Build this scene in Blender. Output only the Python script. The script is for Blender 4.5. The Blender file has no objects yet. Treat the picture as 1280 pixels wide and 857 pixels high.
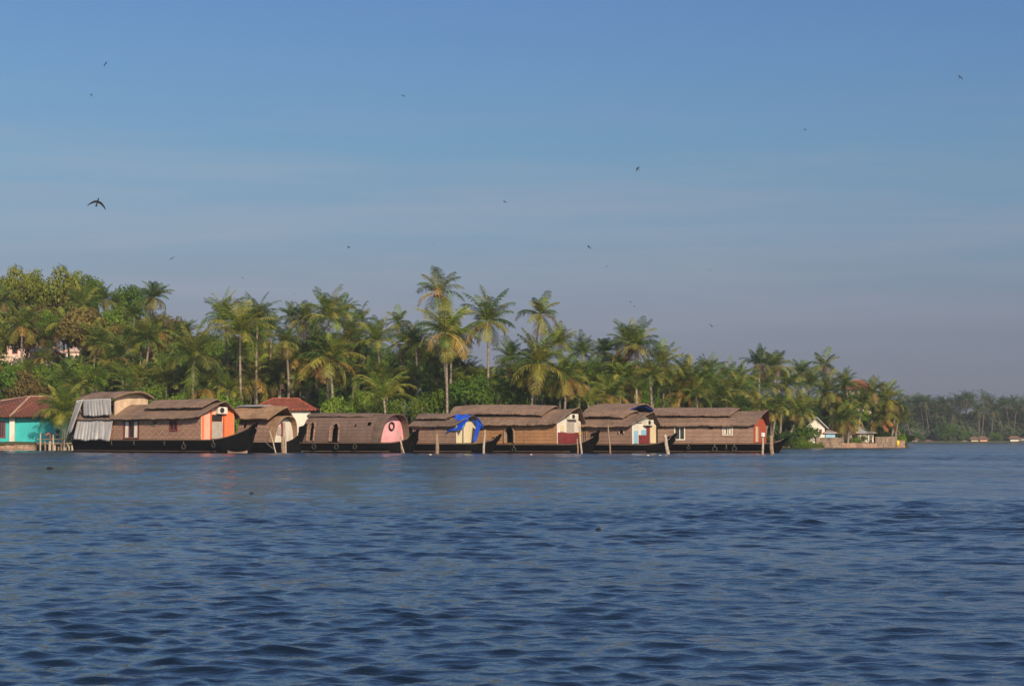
import bpy, math, random
import numpy as np
from mathutils import Vector, Matrix

random.seed(7); rng = np.random.default_rng(11)
sc = bpy.context.scene
COL = sc.collection
R = math.radians

# ---------------------------------------------------------------- camera
F = 2600.0; HZ = 549.0; CH = 1.2
PITCH = math.atan((HZ-428.5)/F)
cam = bpy.data.cameras.new('camera'); camo = bpy.data.objects.new('camera', cam); COL.objects.link(camo)
cam.sensor_width = 36; cam.lens = F/1280*36; cam.clip_start = .1; cam.clip_end = 9000
camo.location = (0, 0, CH); camo.rotation_euler = (R(90)+PITCH, 0, 0)
sc.camera = camo

def P(px, py, Y):
    dy = py-428.5
    k = Y/(F*math.cos(PITCH)+dy*math.sin(PITCH))
    return Vector(((px-640)*k, Y, CH+(F*math.sin(PITCH)-dy*math.cos(PITCH))*k))

# ---------------------------------------------------------------- sky and sun
SUN_EL, SUN_AZ = R(27), R(161)          # azimuth clockwise from +Y
w = bpy.data.worlds.new('World'); sc.world = w; w.use_nodes = True
nt = w.node_tree; nd = nt.nodes; lk = nt.links
bg = nd['Background']; bg.inputs['Strength'].default_value = .1
sky = nd.new('ShaderNodeTexSky'); sky.sky_type = 'NISHITA'; sky.sun_disc = False
sky.sun_elevation = SUN_EL; sky.sun_rotation = SUN_AZ
sky.air_density = 1.0; sky.dust_density = 0.6; sky.ozone_density = 2.0; sky.altitude = 0
def N(tree, typ, **kw):
    n = tree.nodes.new(typ)
    for k, v in kw.items():
        if k in ('op',): n.operation = v
        elif k == 'blend': n.blend_type = v
        elif hasattr(n, k) and not isinstance(k, int): setattr(n, k, v)
    return n
def math_(tree, op, a, b=None, c=None, clamp=False):
    n = tree.nodes.new('ShaderNodeMath'); n.operation = op; n.use_clamp = clamp
    for i, v in enumerate((a, b, c)):
        if v is None: continue
        if isinstance(v, (int, float)): n.inputs[i].default_value = v
        else: tree.links.new(v, n.inputs[i])
    return n.outputs[0]
def mixc(tree, fac, a, b, blend='MIX'):
    n = tree.nodes.new('ShaderNodeMix'); n.data_type = 'RGBA'; n.blend_type = blend
    for s, v in ((n.inputs[0], fac), (n.inputs[6], a), (n.inputs[7], b)):
        if isinstance(v, (int, float)): s.default_value = v
        elif isinstance(v, tuple): s.default_value = v if len(v) == 4 else (*v, 1)
        else: tree.links.new(v, s)
    return n.outputs[2]
def ramp(tree, fac, stops, interp='LINEAR'):
    n = tree.nodes.new('ShaderNodeValToRGB'); cr = n.color_ramp; cr.interpolation = interp
    while len(cr.elements) < len(stops): cr.elements.new(.5)
    for e, (p, c) in zip(cr.elements, stops):
        e.position = p; e.color = c if len(c) == 4 else (*c, 1)
    tree.links.new(fac, n.inputs[0]); return n.outputs[0]
def srgb(r, g, b):
    f = lambda v: ((v/255+.055)/1.055)**2.4 if v/255 > .04045 else v/255/12.92
    return (f(r), f(g), f(b))
tc = nd.new('ShaderNodeTexCoord'); sep = nd.new('ShaderNodeSeparateXYZ'); lk.new(tc.outputs['Generated'], sep.inputs[0])
# lower air: grey-mauve haze band of the evening side of the sky, thinning out with elevation
def sc10(c, k=10.0): return tuple(v*k for v in c)
SK = 10.0
band = ramp(nt, math_(nt, 'MULTIPLY', sep.outputs['Z'], 2.0, clamp=True), [
    (0.00, srgb(114, 116, 129)), (0.05, srgb(123, 127, 141)), (0.12, srgb(137, 147, 164)), (0.20, srgb(132, 160, 184)),
    (0.27, srgb(118, 159, 191)), (0.35, srgb(108, 151, 195)), (0.45, srgb(96, 138, 193)), (1.0, srgb(60, 100, 172))])
bandm = nd.new('ShaderNodeVectorMath'); bandm.operation = 'SCALE'; lk.new(band, bandm.inputs[0]); bandm.inputs['Scale'].default_value = SK
# faint cirrus
mp = nd.new('ShaderNodeMapping'); lk.new(tc.outputs['Generated'], mp.inputs[0]); mp.inputs['Scale'].default_value = (5, 5, 60); mp.inputs['Rotation'].default_value = (0, R(2.5), 0)
nz = nd.new('ShaderNodeTexNoise'); lk.new(mp.outputs[0], nz.inputs['Vector']); nz.inputs['Scale'].default_value = 1.0; nz.inputs['Detail'].default_value = 5; nz.inputs['Roughness'].default_value = .55
cz = ramp(nt, nz.outputs['Fac'], [(.42, (0, 0, 0)), (.72, (1, 1, 1))])
win = ramp(nt, sep.outputs['Z'], [(.03, (0, 0, 0)), (.09, (1, 1, 1)), (.125, (.8, .8, .8)), (.17, (0, 0, 0))])
cf = math_(nt, 'MULTIPLY', math_(nt, 'MULTIPLY', cz, win), .36)
bandc = mixc(nt, cf, bandm.outputs[0], tuple(v*SK for v in srgb(176, 172, 182)))
# darker towards the east (right)
azf = ramp(nt, math_(nt, 'MULTIPLY_ADD', sep.outputs['X'], 2.0, .5, clamp=True), [(0, (1.06, 1.05, 1.04)), (1, (.80, .83, .87))])
bandc = mixc(nt, 1.0, bandc, azf, 'MULTIPLY')
fac = ramp(nt, sep.outputs['Z'], [(0.0, (1, 1, 1)), (.22, (.95, .95, .95)), (.6, (.25, .25, .25)), (1.0, (.1, .1, .1))])
behind = math_(nt, 'MULTIPLY_ADD', sep.outputs['Y'], 2.0, .5, clamp=True)
fac2 = math_(nt, 'MULTIPLY', fac, behind)
skyc = mixc(nt, fac2, sky.outputs[0], bandc)
lk.new(skyc, bg.inputs['Color'])

sd = Vector((math.sin(SUN_AZ)*math.cos(SUN_EL), math.cos(SUN_AZ)*math.cos(SUN_EL), math.sin(SUN_EL)))
sl = bpy.data.lights.new('sun', 'SUN'); sl.energy = 5.0; sl.angle = R(.5); sl.color = (1, .81, .58)
so = bpy.data.objects.new('sun', sl); COL.objects.link(so); so.rotation_euler = sd.to_track_quat('Z', 'Y').to_euler()
so.location = (0, 0, 60)
sc.view_settings.view_transform = 'Standard'; sc.view_settings.look = 'None'
sc.view_settings.exposure = 0; sc.view_settings.gamma = 1
sc.cycles.use_denoising = True
try: sc.cycles.denoiser = 'OPENIMAGEDENOISE'; sc.cycles.denoising_input_passes = 'RGB_ALBEDO_NORMAL'
except Exception: pass
sc.cycles.max_bounces = 6; sc.cycles.transparent_max_bounces = 8; sc.cycles.volume_bounces = 0
sc.cycles.caustics_reflective = False; sc.cycles.caustics_refractive = False

# ---------------------------------------------------------------- helpers
class MB:
    def __init__(s): s.v = []; s.f = []; s.c = []
    def face(s, pts, c=None):
        i = len(s.v); s.v += [tuple(p) for p in pts]; s.f.append(tuple(range(i, i+len(pts)))); s.c.append(c)
    def grid(s, rows, c=None, close=False):
        i = len(s.v); n = len(rows[0])
        for r in rows: s.v += [tuple(p) for p in r]
        for a in range(len(rows)-1):
            for b in range(n if close else n-1):
                b2 = (b+1) % n
                s.f.append((i+a*n+b, i+a*n+b2, i+(a+1)*n+b2, i+(a+1)*n+b)); s.c.append(c)
    def box(s, a, b, c=None):
        x0, y0, z0 = a; x1, y1, z1 = b
        i = len(s.v); s.v += [(x0,y0,z0),(x1,y0,z0),(x1,y1,z0),(x0,y1,z0),(x0,y0,z1),(x1,y0,z1),(x1,y1,z1),(x0,y1,z1)]
        for q in ((0,3,2,1),(4,5,6,7),(0,1,5,4),(1,2,6,5),(2,3,7,6),(3,0,4,7)):
            s.f.append(tuple(i+k for k in q)); s.c.append(c)
        return s
    def prism(s, poly, h):            # poly: list of Vector, extruded along vector h
        poly = [Vector(p) for p in poly]; h = Vector(h); n = len(poly); i = len(s.v)
        s.v += [tuple(p) for p in poly]+[tuple(p+h) for p in poly]
        s.f.append(tuple(range(i, i+n))); s.f.append(tuple(range(i+2*n-1, i+n-1, -1))); s.c += [None, None]
        for k in range(n):
            k2 = (k+1) % n; s.f.append((i+k, i+n+k, i+n+k2, i+k2)); s.c.append(None)
        return s
    def tube(s, path, rad, sides=6, c=None, cap=True):
        path = [Vector(p) for p in path]; rows = []
        if isinstance(rad, (int, float)): rad = [rad]*len(path)
        for k, p in enumerate(path):
            d = (path[min(k+1, len(path)-1)]-path[max(k-1, 0)])
            if d.length < 1e-9: d = Vector((0, 0, 1))
            d.normalize()
            a = d.orthogonal() if abs(d.z) > .95 else d.cross(Vector((0, 0, 1)))
            if abs(d.z) > .95: a = Vector((1, 0, 0))-d*d.x
            a.normalize(); b = d.cross(a)
            rows.append([p+(a*math.cos(t)+b*math.sin(t))*rad[k] for t in [2*math.pi*j/sides for j in range(sides)]])
        i = len(s.v); s.grid(rows, c, close=True)
        if cap:
            s.f.append(tuple(range(i+sides-1, i-1, -1))); s.c.append(c)
            j = len(s.v)-sides; s.f.append(tuple(range(j, j+sides))); s.c.append(c)
        return s
    def torus(s, cen, R_, r_, axis='y', n=14, m=6):
        rows = []
        for i in range(n+1):
            t = 2*math.pi*i/n; row = []
            for j in range(m):
                u = 2*math.pi*j/m; q = R_+r_*math.cos(u); h = r_*math.sin(u)
                p = {'y': (q*math.cos(t), h, q*math.sin(t)), 'x': (h, q*math.cos(t), q*math.sin(t)), 'z': (q*math.cos(t), q*math.sin(t), h)}[axis]
                row.append(Vector(p)+Vector(cen))
            rows.append(row)
        s.grid(rows, close=True); return s
    def mesh(s, name, m=None, smooth=False):
        me = bpy.data.meshes.new(name); me.from_pydata(s.v, [], s.f); me.update()
        if any(c is not None for c in s.c):
            at = me.color_attributes.new('tint', 'FLOAT_COLOR', 'CORNER')
            buf = []
            for f, c in zip(s.f, s.c):
                cc = (*(c or (1, 1, 1))[:3], 1.0)
                buf += list(cc)*len(f)
            at.data.foreach_set('color', buf)
        if m: me.materials.append(m)
        if smooth: me.polygons.foreach_set('use_smooth', [True]*len(me.polygons))
        return me
    def build(s, name, m, parent=None, smooth=False, solid=0):
        me = s.mesh(name, m, smooth); o = bpy.data.objects.new(name, me); COL.objects.link(o)
        if parent: o.parent = parent
        if solid:
            md = o.modifiers.new('solid', 'SOLIDIFY'); md.thickness = solid; md.offset = 0
        return o
def tag(o, label=None, cat=None, group=None, kind=None):
    if label: o['label'] = label
    if cat: o['category'] = cat
    if group: o['group'] = group
    if kind: o['kind'] = kind
    return o
def empty(name, loc, rz=0):
    o = bpy.data.objects.new(name, None); COL.objects.link(o); o.location = loc; o.rotation_euler = (0, 0, rz); o.empty_display_size = .3
    return o

# ---------------------------------------------------------------- materials
def newmat(name):
    m = bpy.data.materials.new(name); m.use_nodes = True; t = m.node_tree; b = t.nodes['Principled BSDF']
    return m, t, b
def noise(t, scale, detail=4, rough=.6, vec=None, dist=0):
    n = t.nodes.new('ShaderNodeTexNoise'); n.inputs['Scale'].default_value = scale; n.inputs['Detail'].default_value = detail
    n.inputs['Roughness'].default_value = rough; n.inputs['Distortion'].default_value = dist
    if vec is not None: t.links.new(vec, n.inputs['Vector'])
    return n.outputs['Fac']
def objco(t, scale=(1, 1, 1)):
    c = t.nodes.new('ShaderNodeTexCoord'); m = t.nodes.new('ShaderNodeMapping'); t.links.new(c.outputs['Object'], m.inputs[0]); m.inputs['Scale'].default_value = scale
    return m.outputs[0]
def bump(t, b, h, strength=.3, dist=.05):
    n = t.nodes.new('ShaderNodeBump'); n.inputs['Strength'].default_value = strength; n.inputs['Distance'].default_value = dist
    t.links.new(h, n.inputs['Height']); t.links.new(n.outputs[0], b.inputs['Normal'])
def plain(name, c, rough=.7, var=.25, scale=3, dirt=None):
    m, t, b = newmat(name)
    f = noise(t, scale, 5, .65, objco(t))
    lo = tuple(max(0, v*(1-var)) for v in c); hi = tuple(min(1, v*(1+var*.7)) for v in c)
    col = ramp(t, f, [(.3, lo), (.7, hi)])
    if dirt:
        f2 = noise(t, .9, 6, .7, objco(t, (1, 1, .35)))
        col = mixc(t, ramp(t, f2, [(.48, (0, 0, 0)), (.66, (.75, .75, .75))]), col, dirt)
    t.links.new(col, b.inputs['Base Color']); b.inputs['Roughness'].default_value = rough
    bump(t, b, f, .2, .03)
    return m
M = {}
M['hull'] = plain('tarred hull wood', (.003, .003, .0032), .8, .5, 2, (.009, .007, .006)); M['hull'].node_tree.nodes['Principled BSDF'].inputs['Specular IOR Level'].default_value = .12
M['hull_brown'] = plain('weathered wale', (.16, .10, .065), .8, .4, 5)
M['wood'] = plain('old timber', (.30, .21, .14), .85, .4, 4)
M['pale_wood'] = plain('bleached post', (.46, .38, .31), .85, .4, 4)
M['dark'] = plain('dark interior', (.02, .017, .015), .9, .3, 2)  # inside darkness put into the colour; struts and weed share this near-black
M['maroon'] = plain('maroon paint', (.22, .032, .035), .6, .25, 2, (.12, .03, .03))
M['orange'] = plain('orange paint', (.85, .20, .075), .6, .12, 2)
M['salmon'] = plain('salmon paint', (.83, .42, .30), .6, .15, 2)
M['brick_red'] = plain('rust red paint', (.62, .11, .035), .6, .3, 3)
M['pink'] = plain('pink paint', (.84, .42, .46), .6, .2, 2, (.66, .27, .30))
M['white'] = plain('white paint', (.74, .70, .62), .6, .1, 3, (.52, .46, .38))
M['cream'] = plain('cream paint', (.74, .64, .42), .6, .1, 3, (.6, .48, .3))
M['grey'] = plain('grey board', (.42, .37, .33), .7, .2, 3)
M['lightblue'] = plain('light blue paint', (.25, .50, .68), .6, .12, 3, (.4, .5, .55))
M['turq'] = plain('turquoise wall paint', (.025, .46, .47), .6, .12, 1.2, (.02, .36, .38))
M['blue'] = plain('blue tarpaulin', (.012, .09, .62), .35, .25, 3)
M['cloth'] = plain('grey canvas', (.54, .52, .52), .9, .18, 1.6, (.36, .35, .37))
M['beige'] = plain('beige canvas', (.58, .43, .30), .8, .3, 1.6, (.34, .21, .14))
M['glass'], _t, _b = newmat('dark glass'); _b.inputs['Base Color'].default_value = (.03, .035, .045, 1); _b.inputs['Roughness'].default_value = .12
M['rubber'] = plain('rubber', (.028, .024, .022), .8, .3, 6)
M['rope'] = plain('rope', (.20, .16, .115), .9, .2, 8)
M['metal'] = plain('tin sheet', (.42, .42, .43), .45, .25, 2, (.3, .2, .15))
M['pinkwall'] = plain('pale pink wall', (.76, .56, .48), .7, .12, .6, (.6, .42, .36))
M['stone'] = plain('laterite stone', (.40, .26, .19), .9, .45, 3.5, (.20, .13, .10))
M['concrete'] = plain('bare concrete', (.30, .22, .165), .9, .5, 1.6, (.13, .09, .07))
M['yellow'] = plain('yellow paint', (.85, .55, .04), .5, .1, 4)
M['skin'] = plain('skin', (.27, .14, .085), .6, .1, 4)
M['redcloth'] = plain('faded red cloth', (.5, .16, .13), .8, .2, 4)
M['blackcloth'] = plain('dark cloth', (.02, .022, .03), .8, .3, 4)
M['hair'] = plain('hair', (.012, .01, .01), .6, .3, 4)
M['bird'] = plain('feathers', (.006, .005, .005), .8, .4, 6)
M['rust'] = plain('copper roof', (.42, .10, .055), .7, .3, 1.5)

def zigzag(name, a, b_, planks=False, k=1.0):
    m, t, b = newmat(name); c = t.nodes.new('ShaderNodeTexCoord'); s = t.nodes.new('ShaderNodeSeparateXYZ'); t.links.new(c.outputs['Object'], s.inputs[0])
    x, z = s.outputs['X'], s.outputs['Z']
    if planks:
        ph = math_(t, 'FRACT', math_(t, 'MULTIPLY', z, 3.4*k))
        line = math_(t, 'GREATER_THAN', ph, .80)
        vx = math_(t, 'GREATER_THAN', math_(t, 'FRACT', math_(t, 'MULTIPLY', x, .83)), .965)
        line = math_(t, 'MAXIMUM', line, vx)
    else:
        tri = math_(t, 'ABSOLUTE', math_(t, 'SUBTRACT', math_(t, 'FRACT', math_(t, 'MULTIPLY', x, .95)), .5))
        ph = math_(t, 'FRACT', math_(t, 'ADD', math_(t, 'MULTIPLY', z, 1.9), math_(t, 'MULTIPLY', tri, 1.7)))
        line = math_(t, 'GREATER_THAN', ph, .78)
        hz = math_(t, 'GREATER_THAN', math_(t, 'FRACT', math_(t, 'MULTIPLY', z, 1.35)), .93)
        line = math_(t, 'MAXIMUM', line, hz)
    wv = noise(t, 1.0, 5, .7, objco(t, (3.0, 3, 9)))
    big = noise(t, .8, 5, .65, objco(t))
    f = math_(t, 'ADD', math_(t, 'MULTIPLY', wv, .55), math_(t, 'MULTIPLY', big, .45))
    col = ramp(t, f, [(.32, tuple(v*.55 for v in a)), (.5, a), (.68, tuple(v*1.35 for v in a))])
    col = mixc(t, math_(t, 'MULTIPLY', line, .6), col, b_)
    t.links.new(col, b.inputs['Base Color']); b.inputs['Roughness'].default_value = .85
    bump(t, b, f, .5, .05); return m
M['weave'] = zigzag('woven palm matting', (.36, .20, .135), (.56, .38, .27))
M['planks'] = zigzag('bamboo strip cladding', (.42, .215, .10), (.19, .09, .045), True)
M['planks_dark'] = zigzag('dark bamboo cladding', (.185, .12, .095), (.075, .05, .04), True)
M['planks_grey'] = zigzag('weathered bamboo cladding', (.27, .17, .13), (.14, .09, .07), True, .8)
def thatch(name, a):
    m, t, b = newmat(name)
    f1 = noise(t, 1, 6, .75, objco(t, (7, 1.2, 1.2)))
    f2 = noise(t, 1, 4, .6, objco(t, (.6, 2.2, 2.2)))
    f3 = noise(t, .45, 5, .6, objco(t))
    f = math_(t, 'ADD', math_(t, 'ADD', math_(t, 'MULTIPLY', f1, .45), math_(t, 'MULTIPLY', f2, .25)), math_(t, 'MULTIPLY', f3, .3))
    col = ramp(t, f, [(.36, tuple(v*.38 for v in a)), (.5, tuple(v*.95 for v in a)), (.64, tuple(v*1.5 for v in a))])
    t.links.new(col, b.inputs['Base Color']); b.inputs['Roughness'].default_value = .9
    bump(t, b, f, 1, .12); return m
M['thatch'] = thatch('reed thatch', (.235, .152, .106))
M['thatch_dark'] = thatch('old reed thatch', (.165, .112, .085))
M['thatch_warm'] = thatch('newer reed thatch', (.33, .20, .115))
def tiles(name, a, b_):
    m, t, b = newmat(name)
    br = t.nodes.new('ShaderNodeTexBrick'); br.inputs['Scale'].default_value = 1; br.inputs['Brick Width'].default_value = .42; br.inputs['Row Height'].default_value = .36; br.inputs['Mortar Size'].default_value = .05
    c = t.nodes.new('ShaderNodeTexCoord'); t.links.new(c.outputs['Object'], br.inputs['Vector'])
    br.inputs['Color1'].default_value = (*a, 1); br.inputs['Color2'].default_value = (*b_, 1); br.inputs['Mortar'].default_value = (.05, .02, .015, 1)
    f = noise(t, 1.1, 6, .7, objco(t))
    col = mixc(t, ramp(t, f, [(.42, (0, 0, 0)), (.62, (.85, .85, .85))]), br.outputs['Color'], (.10, .045, .03, 1))
    t.links.new(col, b.inputs['Base Color']); b.inputs['Roughness'].default_value = .8
    bump(t, b, br.outputs['Fac'], .6, .06); return m
M['tiles'] = tiles('clay roof tiles', (.29, .085, .045), (.20, .055, .033))
M['tiles_bright'] = tiles('bright clay roof tiles', (.50, .12, .06), (.42, .09, .05))

def leafmat(name, rough=.55, trans=.25, gl=.5):
    m, t, b = newmat(name)
    at = t.nodes.new('ShaderNodeAttribute'); at.attribute_name = 'tint'
    oi = t.nodes.new('ShaderNodeObjectInfo')
    col = mixc(t, 1.0, at.outputs['Color'], oi.outputs['Color'], 'MULTIPLY')
    t.links.new(col, b.inputs['Base Color']); b.inputs['Roughness'].default_value = rough
    b.inputs['Specular IOR Level'].default_value = gl
    tr = t.nodes.new('ShaderNodeBsdfTranslucent'); t.links.new(col, tr.inputs['Color'])
    mx = t.nodes.new('ShaderNodeMixShader'); mx.inputs[0].default_value = trans
    t.links.new(b.outputs[0], mx.inputs[1]); t.links.new(tr.outputs[0], mx.inputs[2])
    t.links.new(mx.outputs[0], t.nodes['Material Output'].inputs['Surface']); return m
M['frond'] = leafmat('palm frond', .5, .28, .3)
M['leaf'] = leafmat('broad leaf', .6, .25, .2)
m, t, b = newmat('palm trunk bark'); rr = noise(t, 1, 3, .6, objco(t, (1, 1, 5)))
t.links.new(ramp(t, rr, [(.35, (.13, .10, .085)), (.65, (.33, .27, .22))]), b.inputs['Base Color']); b.inputs['Roughness'].default_value = .9; M['bark'] = m
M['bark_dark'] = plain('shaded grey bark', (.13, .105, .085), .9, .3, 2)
M['husk'] = plain('coconut husk', (.42, .20, .05), .6, .4, 3)

m, t, b = newmat('earth and undergrowth')
g = t.nodes.new('ShaderNodeNewGeometry')
f = noise(t, .35, 6, .7, g.outputs['Position']); f2 = noise(t, 2.5, 4, .7, g.outputs['Position'])
c1 = ramp(t, f, [(.35, (.035, .05, .015)), (.55, (.06, .075, .02)), (.7, (.13, .08, .045))])
c1 = mixc(t, ramp(t, f2, [(.4, (0, 0, 0)), (.7, (.6, .6, .6))]), c1, (.10, .065, .035, 1))
t.links.new(c1, b.inputs['Base Color']); b.inputs['Roughness'].default_value = .95; M['earth'] = m

# ---------------------------------------------------------------- terrain
SH_X = [-260, -60, -40, -20, 0, 12, 25, 38, 59, 61.5]
SH_Y = [215, 229, 233, 232, 236, 246, 268, 298, 313, 318]
HILL_X = [-400, -110, -70, -40, -10, 20, 40, 60, 120]
HILL_Z = [9, 9.5, 8.5, 4.2, 2.6, 2.2, 3.2, 2.5, 0]
def land_d(X, Y):
    ys = np.interp(X, SH_X, SH_Y)
    d = Y-ys
    east = (61.5-X)*1.2+np.clip(Y-318, 0, 60)*-.05
    d = np.where(X > 30, np.minimum(d, np.where(Y > 300, east, d)), d)
    d = np.where(X > 61.5, -20, d)
    d = np.where((Y > 480), np.maximum(d, (Y-722-(X*.0))), d)
    return np.where((X < 61.5) & (Y > 318), np.maximum(np.minimum(d, east), -20), d)
def land_z(X, Y):
    X = np.asarray(X, float); Y = np.asarray(Y, float)
    d = land_d(X, Y)
    bank = np.interp(d, [-12, -1.0, 0.0, .6, 4], [-2.0, -.9, -.15, .45, .75])
    hz = np.interp(X, HILL_X, HILL_Z)
    near = bank+np.clip((d-9)/34, 0, 1)**1.15*hz+(d > 2)*(.25*np.sin(X*.31)*np.cos(Y*.27))
    return near
def lz(x, y): return float(land_z(x, y))
def terrain():
    xs = np.concatenate([np.linspace(-1500, -200, 14), np.arange(-192, 200, 2.0), np.linspace(210, 1500, 20)])
    ys = np.concatenate([np.linspace(-300, 190, 8), np.arange(195, 380, 1.5), np.arange(385, 700, 14), np.arange(704, 780, 4), np.linspace(800, 3500, 14)])
    X, Y = np.meshgrid(xs, ys); Z = land_z(X, Y); Z[Y < 180] = -2
    me = bpy.data.meshes.new('ground'); nx, ny = len(xs), len(ys)
    v = np.stack([X, Y, Z], -1).reshape(-1, 3)
    idx = np.arange(nx*ny).reshape(ny, nx)
    f = np.stack([idx[:-1, :-1], idx[:-1, 1:], idx[1:, 1:], idx[1:, :-1]], -1).reshape(-1, 4)
    mesh_np(me, v, f, True); me.materials.append(M['earth'])
    o = bpy.data.objects.new('ground', me); COL.objects.link(o); o['kind'] = 'structure'
def mesh_np(me, v, f, smooth):
    me.vertices.add(len(v)); me.vertices.foreach_set('co', v.astype(np.float32).ravel())
    me.loops.add(f.size); me.loops.foreach_set('vertex_index', f.astype(np.int32).ravel())
    me.polygons.add(len(f)); me.polygons.foreach_set('loop_start', np.arange(len(f), dtype=np.int32)*4)
    me.update(calc_edges=True)
    me.polygons.foreach_set('use_smooth', np.full(len(f), smooth)); me.validate()
terrain()

# ---------------------------------------------------------------- water
WAVE_SLOPE = .112
def waves(X, Y, amp, SP):
    r = np.random.default_rng(5)
    Z = np.zeros_like(X); DX = np.zeros_like(X); DY = np.zeros_like(X)
    lams = np.concatenate([np.exp(r.uniform(np.log(.08), np.log(.24), 40)), np.exp(r.uniform(np.log(.24), np.log(.6), 34)), np.exp(r.uniform(np.log(.6), np.log(2.6), 24))])
    comps = []
    for L in lams:
        th = r.normal(0, .95)+R(14)
        sl_ = (1.45 if L < .24 else 1.0 if L < .6 else .24)*r.uniform(.5, 1.4)
        comps.append((L, th, sl_, r.uniform(0, 6.28)))
    tot = math.sqrt(sum(c[2]**2 for c in comps)/2)
    # gust patches
    patch = 1+.9*np.exp(-((Y-(33+.25*X))/5)**2)*np.clip((X+2)/5,0,1)+.35*np.sin(X*.21+Y*.13+1)*np.sin(Y*.17-X*.05)+.25*np.sin(X*.55-Y*.3)*np.sin(Y*.41+2)
    for L, th, s_, ph in comps:
        k = 2*math.pi/L; kx, ky = k*math.sin(th), k*math.cos(th)
        A = s_/4.9*WAVE_SLOPE/k
        fade = np.clip(L/(2.6*SP)-1, 0, 1)
        a = A*(patch if L < 1.3 else 1)*amp*fade*(np.interp(Y, [14, 45, 120], [1, 2.4, 3.2]) if L > .6 else np.interp(Y, [15, 30, 110, 180], [1, 1.4, 1.5, 1]))
        q = kx*X+ky*Y+ph+.6*np.sin(X*.37+L*9)+.5*np.sin(Y*.29+L*5)
        Z += a*np.cos(q); DX -= 1.0*a*math.sin(th)*np.sin(q); DY -= 1.0*a*math.cos(th)*np.sin(q)
    return X+DX, Y+DY, Z
def water():
    ys = [5.0]
    while ys[-1] < 95: ys.append(ys[-1]*(1+max(.0026, .0019*(ys[-1]/12)**.25)))
    while ys[-1] < 330: ys.append(ys[-1]+max(.27, .27*ys[-1]/150))
    while ys[-1] < 1500: ys.append(ys[-1]*1.03)
    ys = np.array(ys)
    tx = np.concatenate([[-9, -3, -1.4, -.8, -.5], np.arange(-.34, .34, .0018), [.5, .8, 1.4, 3, 9]])
    X, Y = np.meshgrid(tx, ys); X = X*(Y+8)
    amp = np.clip((330-Y)/60, 0, 1)*np.clip((.36-np.abs(tx))/.03, 0, 1)[None, :]*(1+.5*np.clip((Y-40)/80, 0, 1))
    SP = np.maximum(.0018*(Y+8), np.gradient(ys)[:, None])
    a0 = amp.copy()
    X2, Y2, Z = waves(X, Y, amp, SP)
    v = np.stack([X2, Y2, Z], -1).reshape(-1, 3)
    # rows behind the camera so that the sheet is whole
    ny, nx = X.shape; idx = np.arange(nx*ny).reshape(ny, nx)
    f = np.stack([idx[:-1, :-1], idx[:-1, 1:], idx[1:, 1:], idx[1:, :-1]], -1).reshape(-1, 4)
    extra = np.array([[-9*13.0, 5, -.0], [9*13.0, 5, 0], [600, -300, 0], [-600, -300, 0], [3000, 1500, 0]])
    b0 = len(v); v = np.vstack([v, extra])
    f = np.vstack([f, [[b0+3, b0+2, b0+1, b0+0]]])
    me = bpy.data.meshes.new('water'); mesh_np(me, v, f, True)
    at = me.attributes.new('chop', 'FLOAT', 'POINT'); at.data.foreach_set('value', np.concatenate([np.maximum(np.clip((Y-25)/120, 0, 1), 1-np.clip((.36-np.abs(tx))/.03, 0, 1)[None, :]*np.ones_like(Y)).ravel(), np.ones(5)]).astype(np.float32))
    m, t, b = newmat('river water')
    b.inputs['Base Color'].default_value = (.006, .013, .026, 1); b.inputs['Roughness'].default_value = .07; b.inputs['IOR'].default_value = 1.333
    g = t.nodes.new('ShaderNodeNewGeometry')
    def mapped(sx, sy, rot=0):
        mp = t.nodes.new('ShaderNodeMapping'); mp.inputs['Scale'].default_value = (sx, sy, 1); mp.inputs['Rotation'].default_value = (0, 0, rot); t.links.new(g.outputs['Position'], mp.inputs[0]); return mp.outputs[0]
    n1 = noise(t, 1, 3, .6, mapped(.8, 1.5, .15)); n2 = noise(t, 1, 3, .6, mapped(6, 10, -.2)); 
    gust = noise(t, 1, 3, .6, mapped(.012, .05, .1))
    gr = ramp(t, gust, [(.35, (.25, .25, .25)), (.5, (.7, .7, .7)), (.65, (1.4, 1.4, 1.4))])
    a = t.nodes.new('ShaderNodeAttribute'); a.attribute_name = 'chop'
    h1 = math_(t, 'MULTIPLY', math_(t, 'MULTIPLY', n1, .22), a.outputs['Fac'])
    t.links.new(math_(t, 'MULTIPLY_ADD', a.outputs['Fac'], .07, .06), b.inputs['Roughness'])
    h2 = math_(t, 'MULTIPLY', n2, .024)
    h = math_(t, 'MULTIPLY', math_(t, 'ADD', h1, h2), gr)
    bp = t.nodes.new('ShaderNodeBump'); bp.inputs['Strength'].default_value = 1; bp.inputs['Distance'].default_value = 1.0
    t.links.new(h, bp.inputs['Height']); t.links.new(bp.outputs[0], b.inputs['Normal'])
    me.materials.append(m)
    o = bpy.data.objects.new('water', me); COL.objects.link(o); o['kind'] = 'structure'
water()

# ---------------------------------------------------------------- haze
def haze():
    mb = MB(); mb.box((-1400, -320, -3.5), (1400, 1600, 47))
    m = bpy.data.materials.new('haze air'); m.use_nodes = True; t = m.node_tree; t.nodes.remove(t.nodes['Principled BSDF'])
    v = t.nodes.new('ShaderNodeVolumePrincipled'); v.inputs['Color'].default_value = (.72, .80, .95, 1); v.inputs['Density'].default_value = .00018
    v.inputs['Anisotropy'].default_value = 0
    t.links.new(v.outputs[0], t.nodes['Material Output'].inputs['Volume'])
    o = mb.build('haze', m); o['kind'] = 'stuff'; o['label'] = 'thin pale haze filling the air over the river and far shore'; o['category'] = 'haze'
haze()

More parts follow.
